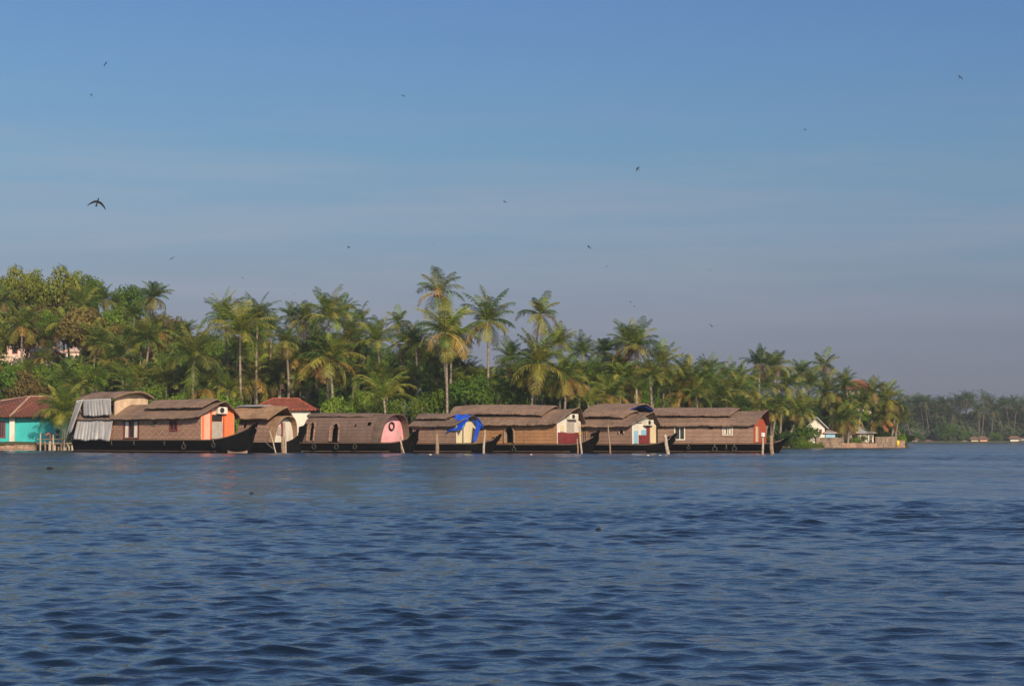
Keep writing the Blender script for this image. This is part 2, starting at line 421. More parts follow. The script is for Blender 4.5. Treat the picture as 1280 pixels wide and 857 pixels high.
# ---------------------------------------------------------------- houseboats
def boat(c, e, Y, th, label, zb, ze, zp, xb, bow, tipy, kind='gable', wall='weave', roof='thatch', front='white',
         oh=.5, upper=None, openings=(), fronts=(), tyres=(), peakf=.8, tip=None, kexp=11, sexp=4, name='houseboat', front_top=None, wale=True, stern=3.0, gap=.32):
    """c, e: picture columns of the near and far corner of the cabin's front; the rest in picture rows, turned into metres here."""
    th = R(th); u = Vector((math.cos(th), -math.sin(th), 0)); v = Vector((math.sin(th), math.cos(th), 0))
    A = P(c, HZ, Y); A.z = 0
    k = (e-640)/F
    W = (k*A.y-A.x)/(v.x-k*v.y)
    O = A+v*(W/2)
    root = empty(name, O, -th); tag(root, label, 'houseboat', 'thatched houseboats moored in a row')
    def lx(px, yy=None):
        yy = -W/2 if yy is None else yy
        B = O+v*yy; k = (px-640)/F
        return (k*B.y-B.x)/(u.x-k*u.y)
    def ly(px, xx=0):
        B = O+u*xx; k = (px-640)/F
        return (k*B.y-B.x)/(v.x-k*v.y)
    def zt(py, x=0, y=None):
        y = -W/2 if y is None else y
        q = O+u*x+v*y; return P(640, py, q.y).z
    zd, zE, zR = zt(zb), zt(ze), zt(zp, 0, 0)
    xs0 = lx(xb)
    hw = W/2
    def sec(t, grow=0.0, lift=0.0):      # roof / shell section, t in -1..1
        if kind == 'barrel':
            a = abs(t); ang = (1-a)*math.pi/2
            y = (hw+grow)*math.cos(ang)**.72; z = zd+(zR-zd+grow)*math.sin(ang)**.92
            return (math.copysign(y, t) if t else 0, z+lift)
        a = abs(t); y = (hw+oh+grow)*a
        z = zR+grow-(zR-(zE-oh*.28))*(a**1.22)
        return (math.copysign(y, t) if t else 0, z+lift)
    # hull ---------------------------------------------------------------
    B_ = lx(tip[0], 0); tipz = zt(tip[1], B_, 0)
    S = xs0-stern
    rows = []; n = 44
    top = []
    for i in range(n+1):
        x = S+(B_-S)*i/n
        tb = max(0, (x-.3)/(B_-.3)); ts = max(0, (S+stern*1.0-x)/(stern))
        wd = (hw+.22)*(1-tb**1.7)*(1-.85*ts**1.8)+.05
        zt_ = zd-.02+(tipz-zd)*tb**sexp+.7*ts**2
        kz = -.5+(tipz-.25+.5)*tb**kexp+(1.2)*ts**5
        zm = max(min(.05+(tipz*.4)*tb**3, zt_-.1), kz+.03); zm = min(zm, zt_-.05)
        rake = .9*tb**3
        rows.append([Vector((x, -wd, zt_)), Vector((x-rake*.4, -wd*.93, (zt_+zm)/2)), Vector((x-rake*.8, -wd*.80, max(zm, kz+.02))), Vector((x-rake, -wd*.35, kz)), Vector((x-rake, wd*.35, kz)),
                     Vector((x-rake*.8, wd*.80, max(zm, kz+.02))), Vector((x-rake*.4, wd*.93, (zt_+zm)/2)), Vector((x, wd, zt_)), Vector((x, 0, zt_+.03))])
        top.append((x, wd, zt_))
    mb = MB(); mb.grid(rows, close=True); mb.face(rows[-1][::-1]); mb.face(rows[0])
    # stem post
    tp = Vector((B_, 0, tipz))
    mb.tube([tp+Vector((-.9, 0, -.9)), tp+Vector((-.2, 0, -.25)), tp+Vector((-.03, 0, .0)), tp+Vector((-.02, 0, .06))], [.12, .14, .13, .1], 6)
    hull = mb.build('hull', M['hull'], root)
    if wale:
        wl = MB()
        for sgn in (-1, 1):
            wl.tube([(x, sgn*(wd+.03), z_-.06) for x, wd, z_ in top if x < .9*B_], .045, 5)
        wl.build('gunwale', M['hull_brown'], hull)
        wl = MB()
        wl.tube([(x, -(wd*.83+.02), .14) for x, wd, z_ in top if x < .4*B_ and x > S+stern*.6], .035, 5)
        wl.build('waterline_strake', M['hull_brown'], hull)
    # cabin side walls with real openings ----------------------------------
    def in_open(x, z, near):
        if not near: return False
        for o_ in openings:
            px0, px1, py0, py1, style = o_[:5]
            x0, x1 = sorted((lx(px0), lx(px1))); xm = (x0+x1)/2
            z0, z1 = zt(py1, xm), zt(py0, xm)
            if x0 < x < x1 and z0 < z < z1:
                if style == 'arch':
                    hwid = (x1-x0)/2; hh = min(hwid*1.5, z1-z0)
                    if z > z1-hh and ((x-xm)/hwid)**2+((z-(z1-hh))/hh)**2 > 1: continue
                return True
        return False
    wl = MB(); dx = .11; nxs = int((0-xs0)/dx)
    if kind == 'barrel':
        ts = np.linspace(-1, 1, 57)
        for i in range(nxs):
            xa, xb_ = xs0+(0-xs0)*i/nxs, xs0+(0-xs0)*(i+1)/nxs
            for j in range(len(ts)-1):
                p, q = sec(ts[j]), sec(ts[j+1])
                if in_open((xa+xb_)/2, (p[1]+q[1])/2, (p[0]+q[0])/2 < -.15): continue
                wl.face([(xa, p[0], p[1]), (xb_, p[0], p[1]), (xb_, q[0], q[1]), (xa, q[0], q[1])])
        wall_o = wl.build('cabin_shell', M[wall], root, solid=.06)
    else:
        nz_ = 22
        for sgn in (-1, 1):
            for i in range(nxs):
                xa, xb_ = xs0+(0-xs0)*i/nxs, xs0+(0-xs0)*(i+1)/nxs
                for j in range(nz_):
                    za, zb_ = zd+(zE+.12-zd)*j/nz_, zd+(zE+.12-zd)*(j+1)/nz_
                    if in_open((xa+xb_)/2, (za+zb_)/2, sgn < 0): continue
                    wl.face([(xa, sgn*hw, za), (xb_, sgn*hw, za), (xb_, sgn*hw, zb_), (xa, sgn*hw, zb_)])
        wall_o = wl.build('cabin_wall', M[wall], root, solid=.06)
    # window and door trims
    for o_ in openings:
        px0, px1, py0, py1, style = o_[:5]; fm = o_[5] if len(o_) > 5 else None; nm = o_[6] if len(o_) > 6 else 'window'
        x0, x1 = sorted((lx(px0), lx(px1))); xm = (x0+x1)/2; z0, z1 = zt(py1, xm), zt(py0, xm)
        if not fm: continue
        fr = MB(); th_ = .09
        y = -hw
        def yat(z):
            if kind != 'barrel': return -hw
            best = min(np.linspace(-1, 0, 80), key=lambda t_: abs(sec(t_)[1]-z)); return sec(best)[0]
        if style == 'arch':
            hwid = (x1-x0)/2; hh = min(hwid*1.5, z1-z0)
            pts = [(x0, z0)]+[(xm-hwid*math.cos(a), z1-hh+hh*math.sin(a)) for a in np.linspace(0, math.pi, 13)]+[(x1, z0)]
            fr.tube([(p[0], yat(p[1])-.07, p[1]) for p in pts], .09, 5)
            rec = MB()
            for (a, b2) in zip(pts[:-1], pts[1:]):
                rec.face([(a[0], yat(a[1]), a[1]), (b2[0], yat(b2[1]), b2[1]), (b2[0], yat(b2[1])+.35, b2[1]), (a[0], yat(a[1])+.35, a[1])])
            w_ = fr.build(nm+'_frame' if nm != 'window' else 'window', M[fm], root)
            rec.build('reveal', M[fm], w_)
        else:
            fr.box((x0-th_, y-.08, z0-th_), (x0, y+.03, z1+th_)).box((x1, y-.08, z0-th_), (x1+th_, y+.03, z1+th_))
            fr.box((x0, y-.08, z0-th_), (x1, y+.03, z0)).box((x0, y-.08, z1), (x1, y+.03, z1+th_))
            nmull = 2 if (x1-x0) > 1.1 else 1
            for q in range(1, nmull+1):
                xq = x0+(x1-x0)*q/(nmull+1); fr.box((xq-.035, y-.05, z0), (xq+.035, y+.02, z1))
            w_ = fr.build('window', M[fm], root)
            pn = MB().box((x0, y+.05, z0), (x1, y+.07, z1)); pn.build('pane', M['glass'], w_)
            if len(o_) > 7:
                cu = MB(); 
                for (a, b2) in ((.05, .32), (.62, .9)):
                    rws = []
                    for q in range(13):
                        xq = x0+(x1-x0)*(a+(b2-a)*q/12); rws.append([(xq, y-.005+.02*math.sin(q*2.1), z0+.05), (xq, y-.005+.02*math.sin(q*2.1+.4), z1-.05)])
                    cu.grid(rws)
                cu.build('curtain', M[o_[7]], w_)
    # front and back walls -------------------------------------------------
    ts = np.linspace(-1, 1, 25)
    fs = [sec(t, -.06) for t in ts]
    if kind == 'barrel': out = [(0, y, z) for y, z in fs]
    else:
        out = [(0, -hw, zd)]+[(0, y, z-.07) for y, z in fs if abs(y) <= hw]+[(0, hw, zd)]
        out[1] = (0, -hw, out[1][2]); out[-2] = (0, hw, out[-2][2])
    fw = MB().prism(out, (-.08, 0, 0)); fw.build('front_wall', M[front], root)
    bw = MB().prism([(xs0, p[1], p[2]) for p in out], (.08, 0, 0)); bw.build('back_wall', M[wall], root)
    pc = 0
    for (px0, px1, py0, py1, mt, nm) in fronts:
        pc += 1; d = .03+.018*pc
        y0, y1 = sorted((ly(px0), ly(px1))); z0, z1 = zt(py1, 0, (y0+y1)/2), zt(py0, 0, (y0+y1)/2)
        if nm == 'air_conditioner':
            a = MB().box((.02, y0, z0), (.42, y1, z1)).build(nm, M['white'], root)
            zc = (z0+z1)/2; yc = y0+(y1-y0)*.42; r = (z1-z0)*.36
            g = MB(); g.torus((.425, yc, zc), r, .03, 'x', 18, 5); g.torus((.425, yc, zc), r*.55, .02, 'x', 16, 5)
            for q in range(4):
                an = q*math.pi/4; g.tube([(.425, yc-r*math.cos(an), zc-r*math.sin(an)), (.425, yc+r*math.cos(an), zc+r*math.sin(an))], .012, 4)
            g.prism([(.421, yc+r*.97*math.cos(an), zc+r*.97*math.sin(an)) for an in np.linspace(0, 2*math.pi, 17)[:-1]], (.002, 0, 0))
            g.build('fan_grille', M['rubber'], a)
        elif nm == 'tyre':
            MB().torus((.14, (y0+y1)/2, (z0+z1)/2), (z1-z0)*.38, .07, 'x').build('tyre_fender', M['rubber'], root)
        else:
            mb = MB().box((0.004, y0, z0), (d, y1, z1))
            if nm in ('door', 'shutter'):
                for q in range(1, 5):
                    yq = y0+(y1-y0)*q/5; mb.box((d-.002, yq-.012, z0+.03), (d+.012, yq+.012, z1-.03))
            mb.build(nm, M[mt], root)
    # roof -------------------------------------------------------------------
    rg_ = random.Random(int(c))
    def sag(x, t): return .018*math.sin(x*1.7+t*3)+.015*math.sin(x*4.3+1.3)+(rg_.uniform(-.05, .03) if abs(t) > .97 else rg_.uniform(-.012, .012))
    rf = MB(); rows = []; nt_ = np.linspace(-1, 1, 27)
    rx1 = .25; nx_ = 90
    if kind == 'barrel':
        # hood that continues the shell past the front wall
        for i in range(9):
            x = -.5+(peakf+.5)*i/8
            rows.append([(x-abs(t)**1.5*.45*(i/8), *sec(t, .07)) for t in nt_])
        rf.grid(rows); roof_o = rf.build('hood', M[roof], root, solid=.1)
    else:
        for i in range(nx_+1):
            q = i/nx_; row = []
            for t in nt_:
                xe = rx1+peakf*(1-abs(t))**1.1
                x = (xs0-.3)+(xe-(xs0-.3))*q
                y, z = sec(t); fl = .16*max(0, (q-.9)/.1)**2
                row.append((x, y, z+sag(x, t)*(.4+.6*abs(t))+fl))
            rows.append(row)
        rf.grid(rows); roof_o = rf.build('roof', M[roof], root, solid=.07)
    if upper:
        for (ux0, ux1, frac, lift, tail) in upper:
            xa, xb_ = lx(ux0), lx(ux1, -W*.25)
            up = MB(); rows = []
            for i in range(61):
                q = i/60; row = []
                for t in np.linspace(-1, 1, 17):
                    y, z = sec(t*frac, .05)
                    x = xa+(xb_-xa)*q-(.5*abs(t) if q > .5 else -.5*abs(t))*abs(2*q-1)
                    row.append((x, y, z+lift+.04*math.sin(q*5+ux0)-.10*abs(2*q-1)**3+.02*math.sin(x*3.1+t*2)*abs(t)+(rg_.uniform(-.05, .03) if abs(t) > .97 else rg_.uniform(-.012, .012))))
                rows.append(row)
            up.grid(rows); uo = up.build('roof_cap', M[roof], root, solid=.07)
            for i in range(5):
                x = xa+(xb_-xa)*(.08+.21*i)
                for t in (-.8, .8):
                    y, z = sec(t*frac, .05); MB().tube([(x, y*.9, z-.2), (x, y*.9, z+lift)], .035, 5).build('strut', M['dark'], uo)
    for (px, py, r_px) in tyres:
        x = lx(px); z = zt(py, x); r = r_px/F*(O.y)
        ty = MB().torus((x, -hw-.26, z), r*.8, r*.28, 'y').build('tyre_fender', M['rubber'], root)
        MB().tube([(x, -hw-.29, z+r*.8), (x, -hw-.25, zd-.02)], .03, 5).build('rope', M['rope'], ty)
    return dict(tip=tp, root=root, O=O, u=u, v=v, W=W, lx=lx, ly=ly, zt=zt, zd=zd, zE=zE, zR=zR, xs0=xs0, hw=hw, sec=sec, hull=hull)

BT = {}
BT[1] = boat(251, 293, 186, 45, 'long houseboat with salmon and orange front wall and zigzag matting, leftmost in the row', 549, 521, 504, 98, 0, 530,
    wall='weave', roof='thatch', front='salmon', sexp=2.6, tip=(322, 528), peakf=.9,
    upper=[(172, 262, .62, .38, 0)],
    openings=[(156, 174, 526, 547, 'rect', 'maroon', 'window', 'white'), (191.5, 196, 526, 531, 'rect', 'wood'), (213.5, 222, 526, 537.5, 'rect', 'maroon')],
    fronts=[(252.5, 255, 520, 548, 'orange', 'corner_trim'), (279, 292, 511, 548, 'orange', 'side_panel'), (264, 278, 527, 548, 'grey', 'door'), (264.5, 277, 518, 526, 'dark', 'painted_dark_opening'), (263, 264.2, 512, 548, 'brick_red', 'door_post'), (278.6, 280, 512, 548, 'brick_red', 'door_post'), (269.5, 281, 508.5, 517, 'white', 'air_conditioner')],  # the dark slab above the door paints the unlit inside, nothing is cut
    tyres=[(233, 558, 4.2), (270, 556, 3.6), (209, 555, 1.8), (171, 555, 1.6), (143, 555, 1.8)])
BT[2] = boat(341, 367.5, 189, 36, 'small rounded houseboat with white arched front, between the orange and pink ones', 552.5, 524, 521, 296, 0, 541, 'barrel',
    wall='planks_grey', roof='thatch_warm', front='white', stern=.6, tip=(383, 530), peakf=.7,
    openings=[(303, 306, 527, 535, 'rect'), (309, 311, 527, 534, 'rect')],
    fronts=[(351, 353.5, 528, 545, 'maroon', 'door_post'), (353.6, 355, 528, 552, 'grey', 'door_post'), (346, 351, 533, 543, 'grey', 'side_panel')], wale=False)
BT[3] = boat(472, 505, 184, 36, 'dark barrel-shelled houseboat with a pink arched front wall', 552.5, 524, 518.5, 378, 0, 537, 'barrel',
    wall='planks_dark', roof='thatch_dark', front='pink', stern=.6, tip=(523, 537), peakf=.85,
    upper=[(372, 469, .33, .16, 0)],
    openings=[(384, 392.5, 527, 551, 'arch', 'planks_grey', 'arch'), (412, 423.5, 528.5, 551.5, 'arch', 'planks_grey', 'arch'), (440.5, 443.5, 530, 533.5, 'rect'), (456, 461, 528, 531.5, 'rect')],
    fronts=[(485.5, 491, 526, 538.5, 'rubber', 'tyre')],
    tyres=[(395, 558, 3.6), (423, 558, 3.6), (446, 558, 3.4)])
BT[4] = boat(570, 595, 184, 34, 'dark timber houseboat with plain cream front beneath a blue tarpaulin', 553.5, 531, 521, 516, 0, 545,
    wall='planks_grey', roof='thatch_dark', front='cream', stern=.6, tip=(626, 543), peakf=.55, oh=.4,
    upper=[(511, 566, .6, .30, 0)],
    openings=[(538, 544, 532.5, 534.5, 'rect'), (559, 562.5, 536, 539.5, 'rect')],
    fronts=[(578, 578.8, 528, 553, 'dark', 'painted_dark_gap')])  # thin dark strip paints the shade of a gap on the solid wall
BT[5] = boat(696, 726, 183, 37, 'tall honey-brown bamboo houseboat with white and maroon front wall', 554.5, 529, 511.5, 572, 0, 545,
    wall='planks', roof='thatch', front='white', stern=.6, tip=(749, 538), peakf=.9,
    upper=[(553, 688, .66, .40, 0)],
    openings=[(631, 643, 531.5, 553, 'arch', 'wood', 'arch')],
    fronts=[(697, 725.5, 540.2, 554, 'maroon', 'lower_panel'), (708, 717, 526, 541, 'grey', 'shutter'), (707.6, 718, 517, 524, 'white', 'air_conditioner'), (700, 704, 532, 539, 'cream', 'vent_cover')],
    tyres=[(644.5, 561.5, 3.2)])
BT[6] = boat(790, 819, 183.5, 36, 'weathered houseboat with blue, white and pale yellow front wall', 554.5, 531, 517, 726, 0, 541,
    wall='planks_grey', roof='thatch', front='white', stern=.6, tip=(845, 542), peakf=.8,
    upper=[(716, 789, .62, .36, 0)],
    openings=[(728, 732.5, 533, 552, 'rect', 'wood'), (774, 780, 535, 542, 'arch', 'wood', 'arch')],
    fronts=[(792, 797, 538, 554, 'lightblue', 'painted_panel'), (801, 807, 537, 544, 'lightblue', 'painted_panel'), (798, 811, 543.5, 554, 'maroon', 'half_door'), (807.5, 811, 532, 543, 'maroon', 'door_frame'), (811.4, 818.5, 531, 553.5, 'cream', 'door'), (803, 812, 524.5, 531.5, 'white', 'air_conditioner'), (795.5, 801.5, 525, 528, 'grey', 'vent_cover')],
    tyres=[])
BT[7] = boat(942, 957.5, 185.5, 14, 'long grey-brown houseboat with rust-red end wall, rightmost in the row', 553.5, 530, 514, 822, 0, 549,
    wall='planks_grey', roof='thatch', front='brick_red', stern=.3, sexp=2.6, tip=(986, 546), kexp=2.6, peakf=.55, oh=.45,
    upper=[(806, 921, .6, .32, 0)],
    openings=[(844, 855, 532, 548.5, 'rect', 'white', 'window'), (886.5, 890, 532.5, 536, 'rect'), (904, 914.5, 534.5, 542.5, 'rect', 'white', 'window', 'white')],
    fronts=[(944.5, 947, 533, 552, 'cream', 'door_post')],
    tyres=[(861, 559, 2.2), (893.5, 561, 3.4), (908, 560, 1.6), (918, 560.5, 3.2)])

def cloth(name, p00, p10, p01, p11, mat_, label, cat='cloth', folds=7, amp=.1, nrm=None, ragged=.1, group=None, parent=None):
    p00, p10, p01, p11 = map(Vector, (p00, p10, p01, p11))
    nrm = Vector(nrm) if nrm else (p10-p00).cross(p01-p00).normalized()
    rows = []; NU, NV = folds*8, 14
    r = random.Random(hash(label) % 999); ph = r.uniform(0, 6)
    for i in range(NU+1):
        u_ = i/NU; row = []
        rg = ragged*(math.sin(u_*9+ph)+.5*math.sin(u_*23))
        for j in range(NV+1):
            v_ = j/NV
            p = (p00*(1-u_)+p10*u_)*(1-v_)+(p01*(1-u_)+p11*u_)*v_
            a = amp*(.35+.65*v_)
            q_ = u_*folds*2.6+ph+1.9*math.sin(u_*5.3+ph)+.8*math.sin(v_*2.2+u_*3)
            p = p+nrm*a*(abs(math.sin(q_))**.6*1.3+.6*math.sin(u_*folds*1.3+v_*1.6+ph)+.25*math.sin(u_*31+v_*2)*v_)
            p.z -= rg*v_
            row.append(p)
        rows.append(row)
    mb = MB(); mb.grid(rows); o = mb.build(name, M[mat_], parent, smooth=True, solid=.02)
    if label: tag(o, label, cat, group)
    return o

# tall stern section of the first boat with its canopy and hanging sheets
b1 = BT[1]
def W1(x, y, z): return b1['O']+b1['u']*x+b1['v']*y+Vector((0, 0, z))
xa, xb_ = b1['lx'](108), b1['lx'](144); hw = b1['hw']
zc = b1['zt'](498, xb_); zpk = b1['zt'](489.5, xb_, 0)
rows = []
for i in range(21):
    x = (xa-.6)+(xb_+.5-(xa-.6))*i/20
    rows.append([(x+(.5*(1-abs(t)) if i > 14 else 0)*(i-14)/6, t*(hw+.45), zc+(zpk-zc)*(1-abs(t)**1.9)+.03*math.sin(x*2+t*3)) for t in np.linspace(-1, 1, 17)])
mb = MB(); mb.grid(rows); mb.build('stern_roof', M['thatch'], b1['root'], solid=.12)
pts = [(xb_, -hw, b1['zE'])]+[(xb_, t*hw, zc+(zpk-zc)*(1-abs(t*.92)**1.9)-.08) for t in np.linspace(-1, 1, 11)]+[(xb_, hw, b1['zE'])]
MB().prism(pts, (-.06, 0, 0)).build('stern_screen', M['beige'], b1['root'])
mb = MB()
for x in (xa-.2, (xa+xb_)/2, xb_-.1):
    for y in (-hw, hw): MB().tube([(x, y, b1['zd']), (x, y, zc)], .06, 6).build('stern_post', M['wood'], b1['root'])
z519 = b1['zt'](519, xb_); z524 = b1['zt'](522, xb_); zb_ = b1['zt'](550.5, xb_)
GC = 'grey canvas sheets over the stern'
cloth('canvas_sheet', W1(xa+.3, -hw-.55, zc-.02), W1(xb_+.1, -hw-.55, zc+.02), W1(xa+.3, -hw-.5, z519-.05), W1(xb_+.1, -hw-.5, z519), 'cloth', 'upper grey canvas sheet hanging under the stern roof of the orange-fronted houseboat', 'canvas sheet', 9, .07, (0, -1, 0), .04, GC)
cloth('canvas_sheet', W1(xa-1.0, -hw-.3, z524), W1(xb_+.15, -hw-.3, z524), W1(xa-1.4, -hw-.5, zb_+.1), W1(xb_-.1, -hw-.5, zb_), 'cloth', 'lower grey canvas sheet draped down to the black hull at the stern', 'canvas sheet', 11, .10, (0, -1, 0), .07, GC)
cloth('canvas_sheet', W1(xa-.7, -hw-.6, zc-.1), W1(xa+.5, -hw-.62, zc), W1(xa-4.0, -hw+.3, b1['zd']+.2), W1(xa-1.1, -hw-.8, b1['zd']+.9), 'cloth', 'slanting grey canvas sheet pulled over the leftmost boat end', 'canvas sheet', 6, .14, (0, -1, 0), .15, GC)
cloth('canvas_sheet', W1(xa-.7, hw+.4, zc-.1), W1(xa-.7, -hw-.3, zc-.1), W1(xa-3.9, hw, b1['zd']+.2), W1(xa-3.9, -hw+.3, b1['zd']+.1), 'cloth', 'grey canvas sheet closing the end of the leftmost boat', 'canvas sheet', 6, .12, None, .15, GC)

# raised canopy of boat 2, tucked between the boats
b2 = BT[2]
x0, x1 = b2['lx'](285), b2['lx'](338); rows = []
for i in range(21):
    x = x0+(x1-x0)*i/20; row = []
    zr = b2['zt'](508, x, 0); zl = b2['zt'](523.5, x)
    for t in np.linspace(-1, 1, 13): row.append((x+.8*(1-abs(t))*(i/20), t*(b2['hw']+.35), zl+(zr-zl)*(1-abs(t)**1.2)+.04*math.sin(x*2.3+t)))
    rows.append(row)
mb = MB(); mb.grid(rows); mb.build('canopy_roof', M['thatch_warm'], b2['root'], solid=.12)
# tin sheets on it
mb = MB(); rows = []
for i in range(3):
    x = x0+(x1-x0)*(.05+.3*i)
    rows.append([(x, -.6, b2['zt'](508.5, x, 0)+.05), (x, .8, b2['zt'](507.5, x, 0)+.12)])
mb.grid(rows); mb.build('tin_sheet', M['metal'], b2['root'], solid=.03)
# blue lined arch of the boat behind boat 6
# blue tarpaulin over boat 4's front
b4 = BT[4]
def L4(x, y, z): return b4['O']+b4['u']*x+b4['v']*y+Vector((0, 0, z))
rows = []; hw4 = b4['hw']
for i in range(29):
    q = i/28; row = []
    t = -1.08+2.05*q
    for j in range(15):
        s_ = j/14; x = .75-1.7*s_
        zz = b4['zR']+.28-(abs(t)**1.35)*(b4['zR']-b4['zE']+.45) - (.9 if t > .75 else .25)*max(0, abs(t)-.85)*3
        zz += .07*math.sin(q*19+s_*4)+.06*math.sin(s_*11+q*7)
        row.append(L4(x+.15*math.sin(q*9), t*(hw4+.2)*.92, zz-.12*s_))
    rows.append(row)
mb = MB(); mb.grid(rows)
o = mb.build('tarpaulin', M['blue'], None, smooth=True, solid=.02)
tag(o, 'crumpled bright blue tarpaulin thrown over the cream-fronted houseboat', 'tarpaulin')
z0 = b4['zR']-.4
cloth('tarpaulin', L4(.95, hw4*.2, z0+.1), L4(.9, hw4*.75, z0-.25), L4(.5, hw4*.22, b4['zd']+.15), L4(.45, hw4*.5, b4['zd']+.05), 'blue', 'loose blue tarpaulin strip hanging down the cream front wall', 'tarpaulin', 2, .06, (1, -1, 0), .05)

# extra roof seen behind boats 6/7 with a blue lining
def back_roof():
    root = empty('houseboat', P(790, HZ, 196)*Vector((1, 1, 0)) if False else Vector((P(776, HZ, 198).x, 198, 0)), -R(40))
    tag(root, 'houseboat moored behind the row, only its thatch with blue lining showing', 'houseboat', 'thatched houseboats moored in a row')
    zr = P(0, 504.5, 196).z; ze = P(0, 513, 194).z; rows = []
    for i in range(17):
        x = -2.6+5.0*i/16; lift = .0
        rows.append([(x+(.5*(1-abs(t)) if i > 12 else 0), t*2.3, ze+(zr-ze)*(1-abs(t)**1.6)) for t in np.linspace(-1, 1, 15)])
    mb = MB(); mb.grid(rows); r_ = mb.build('roof', M['thatch'], root, solid=.12)
    rows = [[(x+.25, t*2.15, ze-.10+(zr-.10-ze)*(1-abs(t)**1.6)) for t in np.linspace(-1, 1, 15)] for x in (1.2, 2.3)]
    mb = MB(); mb.grid(rows); mb.build('lining', M['blue'], r_, solid=.03)
    mb = MB().box((-9, -1.9, .9), (2.0, 1.9, ze-.1)); mb.build('cabin_wall', M['planks_dark'], root)
    rows = []
    for i in range(25):
        x = -11+15*i/24; tb = max(0, (x-2)/2); wd = 2.1*(1-tb**1.7)*(1-max(0, (-9-x)/2.1)**2*.9)
        rows.append([(x, -wd, .95+.8*tb**2), (x, -wd*.8, 0), (x, 0, -.5), (x, wd*.8, 0), (x, wd, .95+.8*tb**2)])
    mb = MB(); mb.grid(rows, close=True); mb.build('hull', M['hull'], root)
back_roof()

# ---------------------------------------------------------------- mooring posts
def post(px0, y0, px1, y1, r, Y, mat_, label, extra=None):
    a = P(px1, y1, Y); b = P(px0, y0, Y); a.z = -1.2
    root = empty('mooring_post', (a.x, a.y, 0)); tag(root, label, 'post', 'wooden posts in the water')
    d = b-Vector((a.x, a.y, 0)); pts = [(-d.x*.3, 0, -1.2)]+[tuple(d*q+Vector((.02*math.sin(q*7+px0), .02, 0))) for q in (0, .25, .5, .75, 1)]
    MB().tube(pts, [r*1.1, r, r*.98, r*.95, r*.9, r*.85], 8).build('shaft', M[mat_], root)
    if extra == 'cap':
        mb = MB().tube([d*.80, d*.83, d*.99, d*1.02], [r*1.1, r*1.9, r*1.9, r*1.2], 8); mb.build('white_cap', M['white'], root)
    if extra == 'ribbon':
        mb = MB(); mb.torus(tuple(d*.70), r*1.15, .035, 'z', 12, 5); mb.torus(tuple(d*.74), r*1.1, .03, 'z', 12, 5); mb.build('ribbon', M['yellow'], root)
post(337, 538, 345, 565, .06, 183, 'pale_wood', 'thin pale pole leaning left in front of the white arched front')
post(353.5, 545, 354, 565.5, .17, 183, 'wood', 'thick short brown post before the white arched front')
post(356, 526, 357.5, 565.5, .07, 183, 'pale_wood', 'tall thin post before the white arched front')
post(497, 538, 505, 566, .05, 179, 'pale_wood', 'thin pole leaning by the pink arched front')
post(500.5, 545, 502.5, 566, .09, 179.5, 'wood', 'short brown post by the pink arched front')
post(546, 541, 546.5, 566, .16, 179, 'wood', 'thick post before the dark timber wall of the tarpaulined houseboat')
post(606, 537, 604.5, 566, .10, 178, 'pale_wood', 'whitish post just right of the blue tarpaulin')
post(724, 532, 727, 566.5, .08, 174, 'pale_wood', 'pale post wound with yellow ribbon by the maroon front', 'ribbon')
post(721.5, 548, 722.5, 566.5, .07, 174, 'wood', 'short stake beside the ribboned post')
post(760, 531, 763, 566.5, .07, 174, 'wood', 'tall thin post before the weathered houseboat side')
post(831, 543, 835, 567.5, .15, 171, 'pale_wood', 'thick leaning post right of the yellow door')
post(953.5, 541, 953.5, 567.8, .10, 172, 'pale_wood', 'post with white cap by the rust-red end wall', 'cap')
post(963.5, 544, 965, 568, .17, 171, 'wood', 'thick forked post past the rust-red end wall')

def rope(a, b_, sagz, label):
    pts = [Vector(a).lerp(Vector(b_), q/8)-Vector((0, 0, sagz*4*(q/8)*(1-q/8))) for q in range(9)]
    tag(MB().tube(pts, .03, 5).build('mooring_rope', M['rope'], None), label, 'rope', 'mooring ropes')
def prow(k, dx=-.5): b_ = BT[k]; return b_['O']+b_['u']*(b_['tip'].x+dx)+Vector((0, 0, b_['tip'].z-.15))
rope(prow(1), P(341, 560, 181), .25, 'rope running down from the bow of the orange-fronted houseboat')
rope(prow(4), P(605, 548, 178.1), .3, 'rope from the tarpaulined boat bow to the whitish post')
rope(prow(6), P(832, 550, 174), .15, 'rope tying the yellow-doored boat bow to the leaning post')
rope(prow(7), P(963.5, 548, 172), .2, 'rope tying the rightmost boat bow to the forked post')
for (px, py, s_, lab) in ((63, 586, .13, 'dark weed clump floating off the jetty'), (315, 617, .06, 'small weed clump left of centre on open water'), (748, 661, .04, 'dark weed clump on open water below the weathered houseboat'), (865, 663, .05, 'dark weed clump on open water below the yellow-doored boat, farthest right')):
    Y = F*CH/(py-HZ); q = P(px, HZ, Y); mb = MB(); r = random.Random(px); n_ = 14; i0 = 0
    rim = [(q.x+math.cos(a_)*s_*r.uniform(.7, 1.4), Y+math.sin(a_)*s_*.7, r.uniform(0, .5)*s_) for a_ in [6.283*k_/n_ for k_ in range(n_)]]
    mb.v = [(q.x, Y, s_*.9)]+rim+[(q.x, Y, -.1)]; mb.f = [(0, 1+k_, 1+(k_+1) % n_) for k_ in range(n_)]+[(n_+1, 1+(k_+1) % n_, 1+k_) for k_ in range(n_)]; mb.c = [None]*(2*n_)
    tag(mb.build('floating_weed', M['dark'], None), lab, 'weed', 'weed clumps afloat')

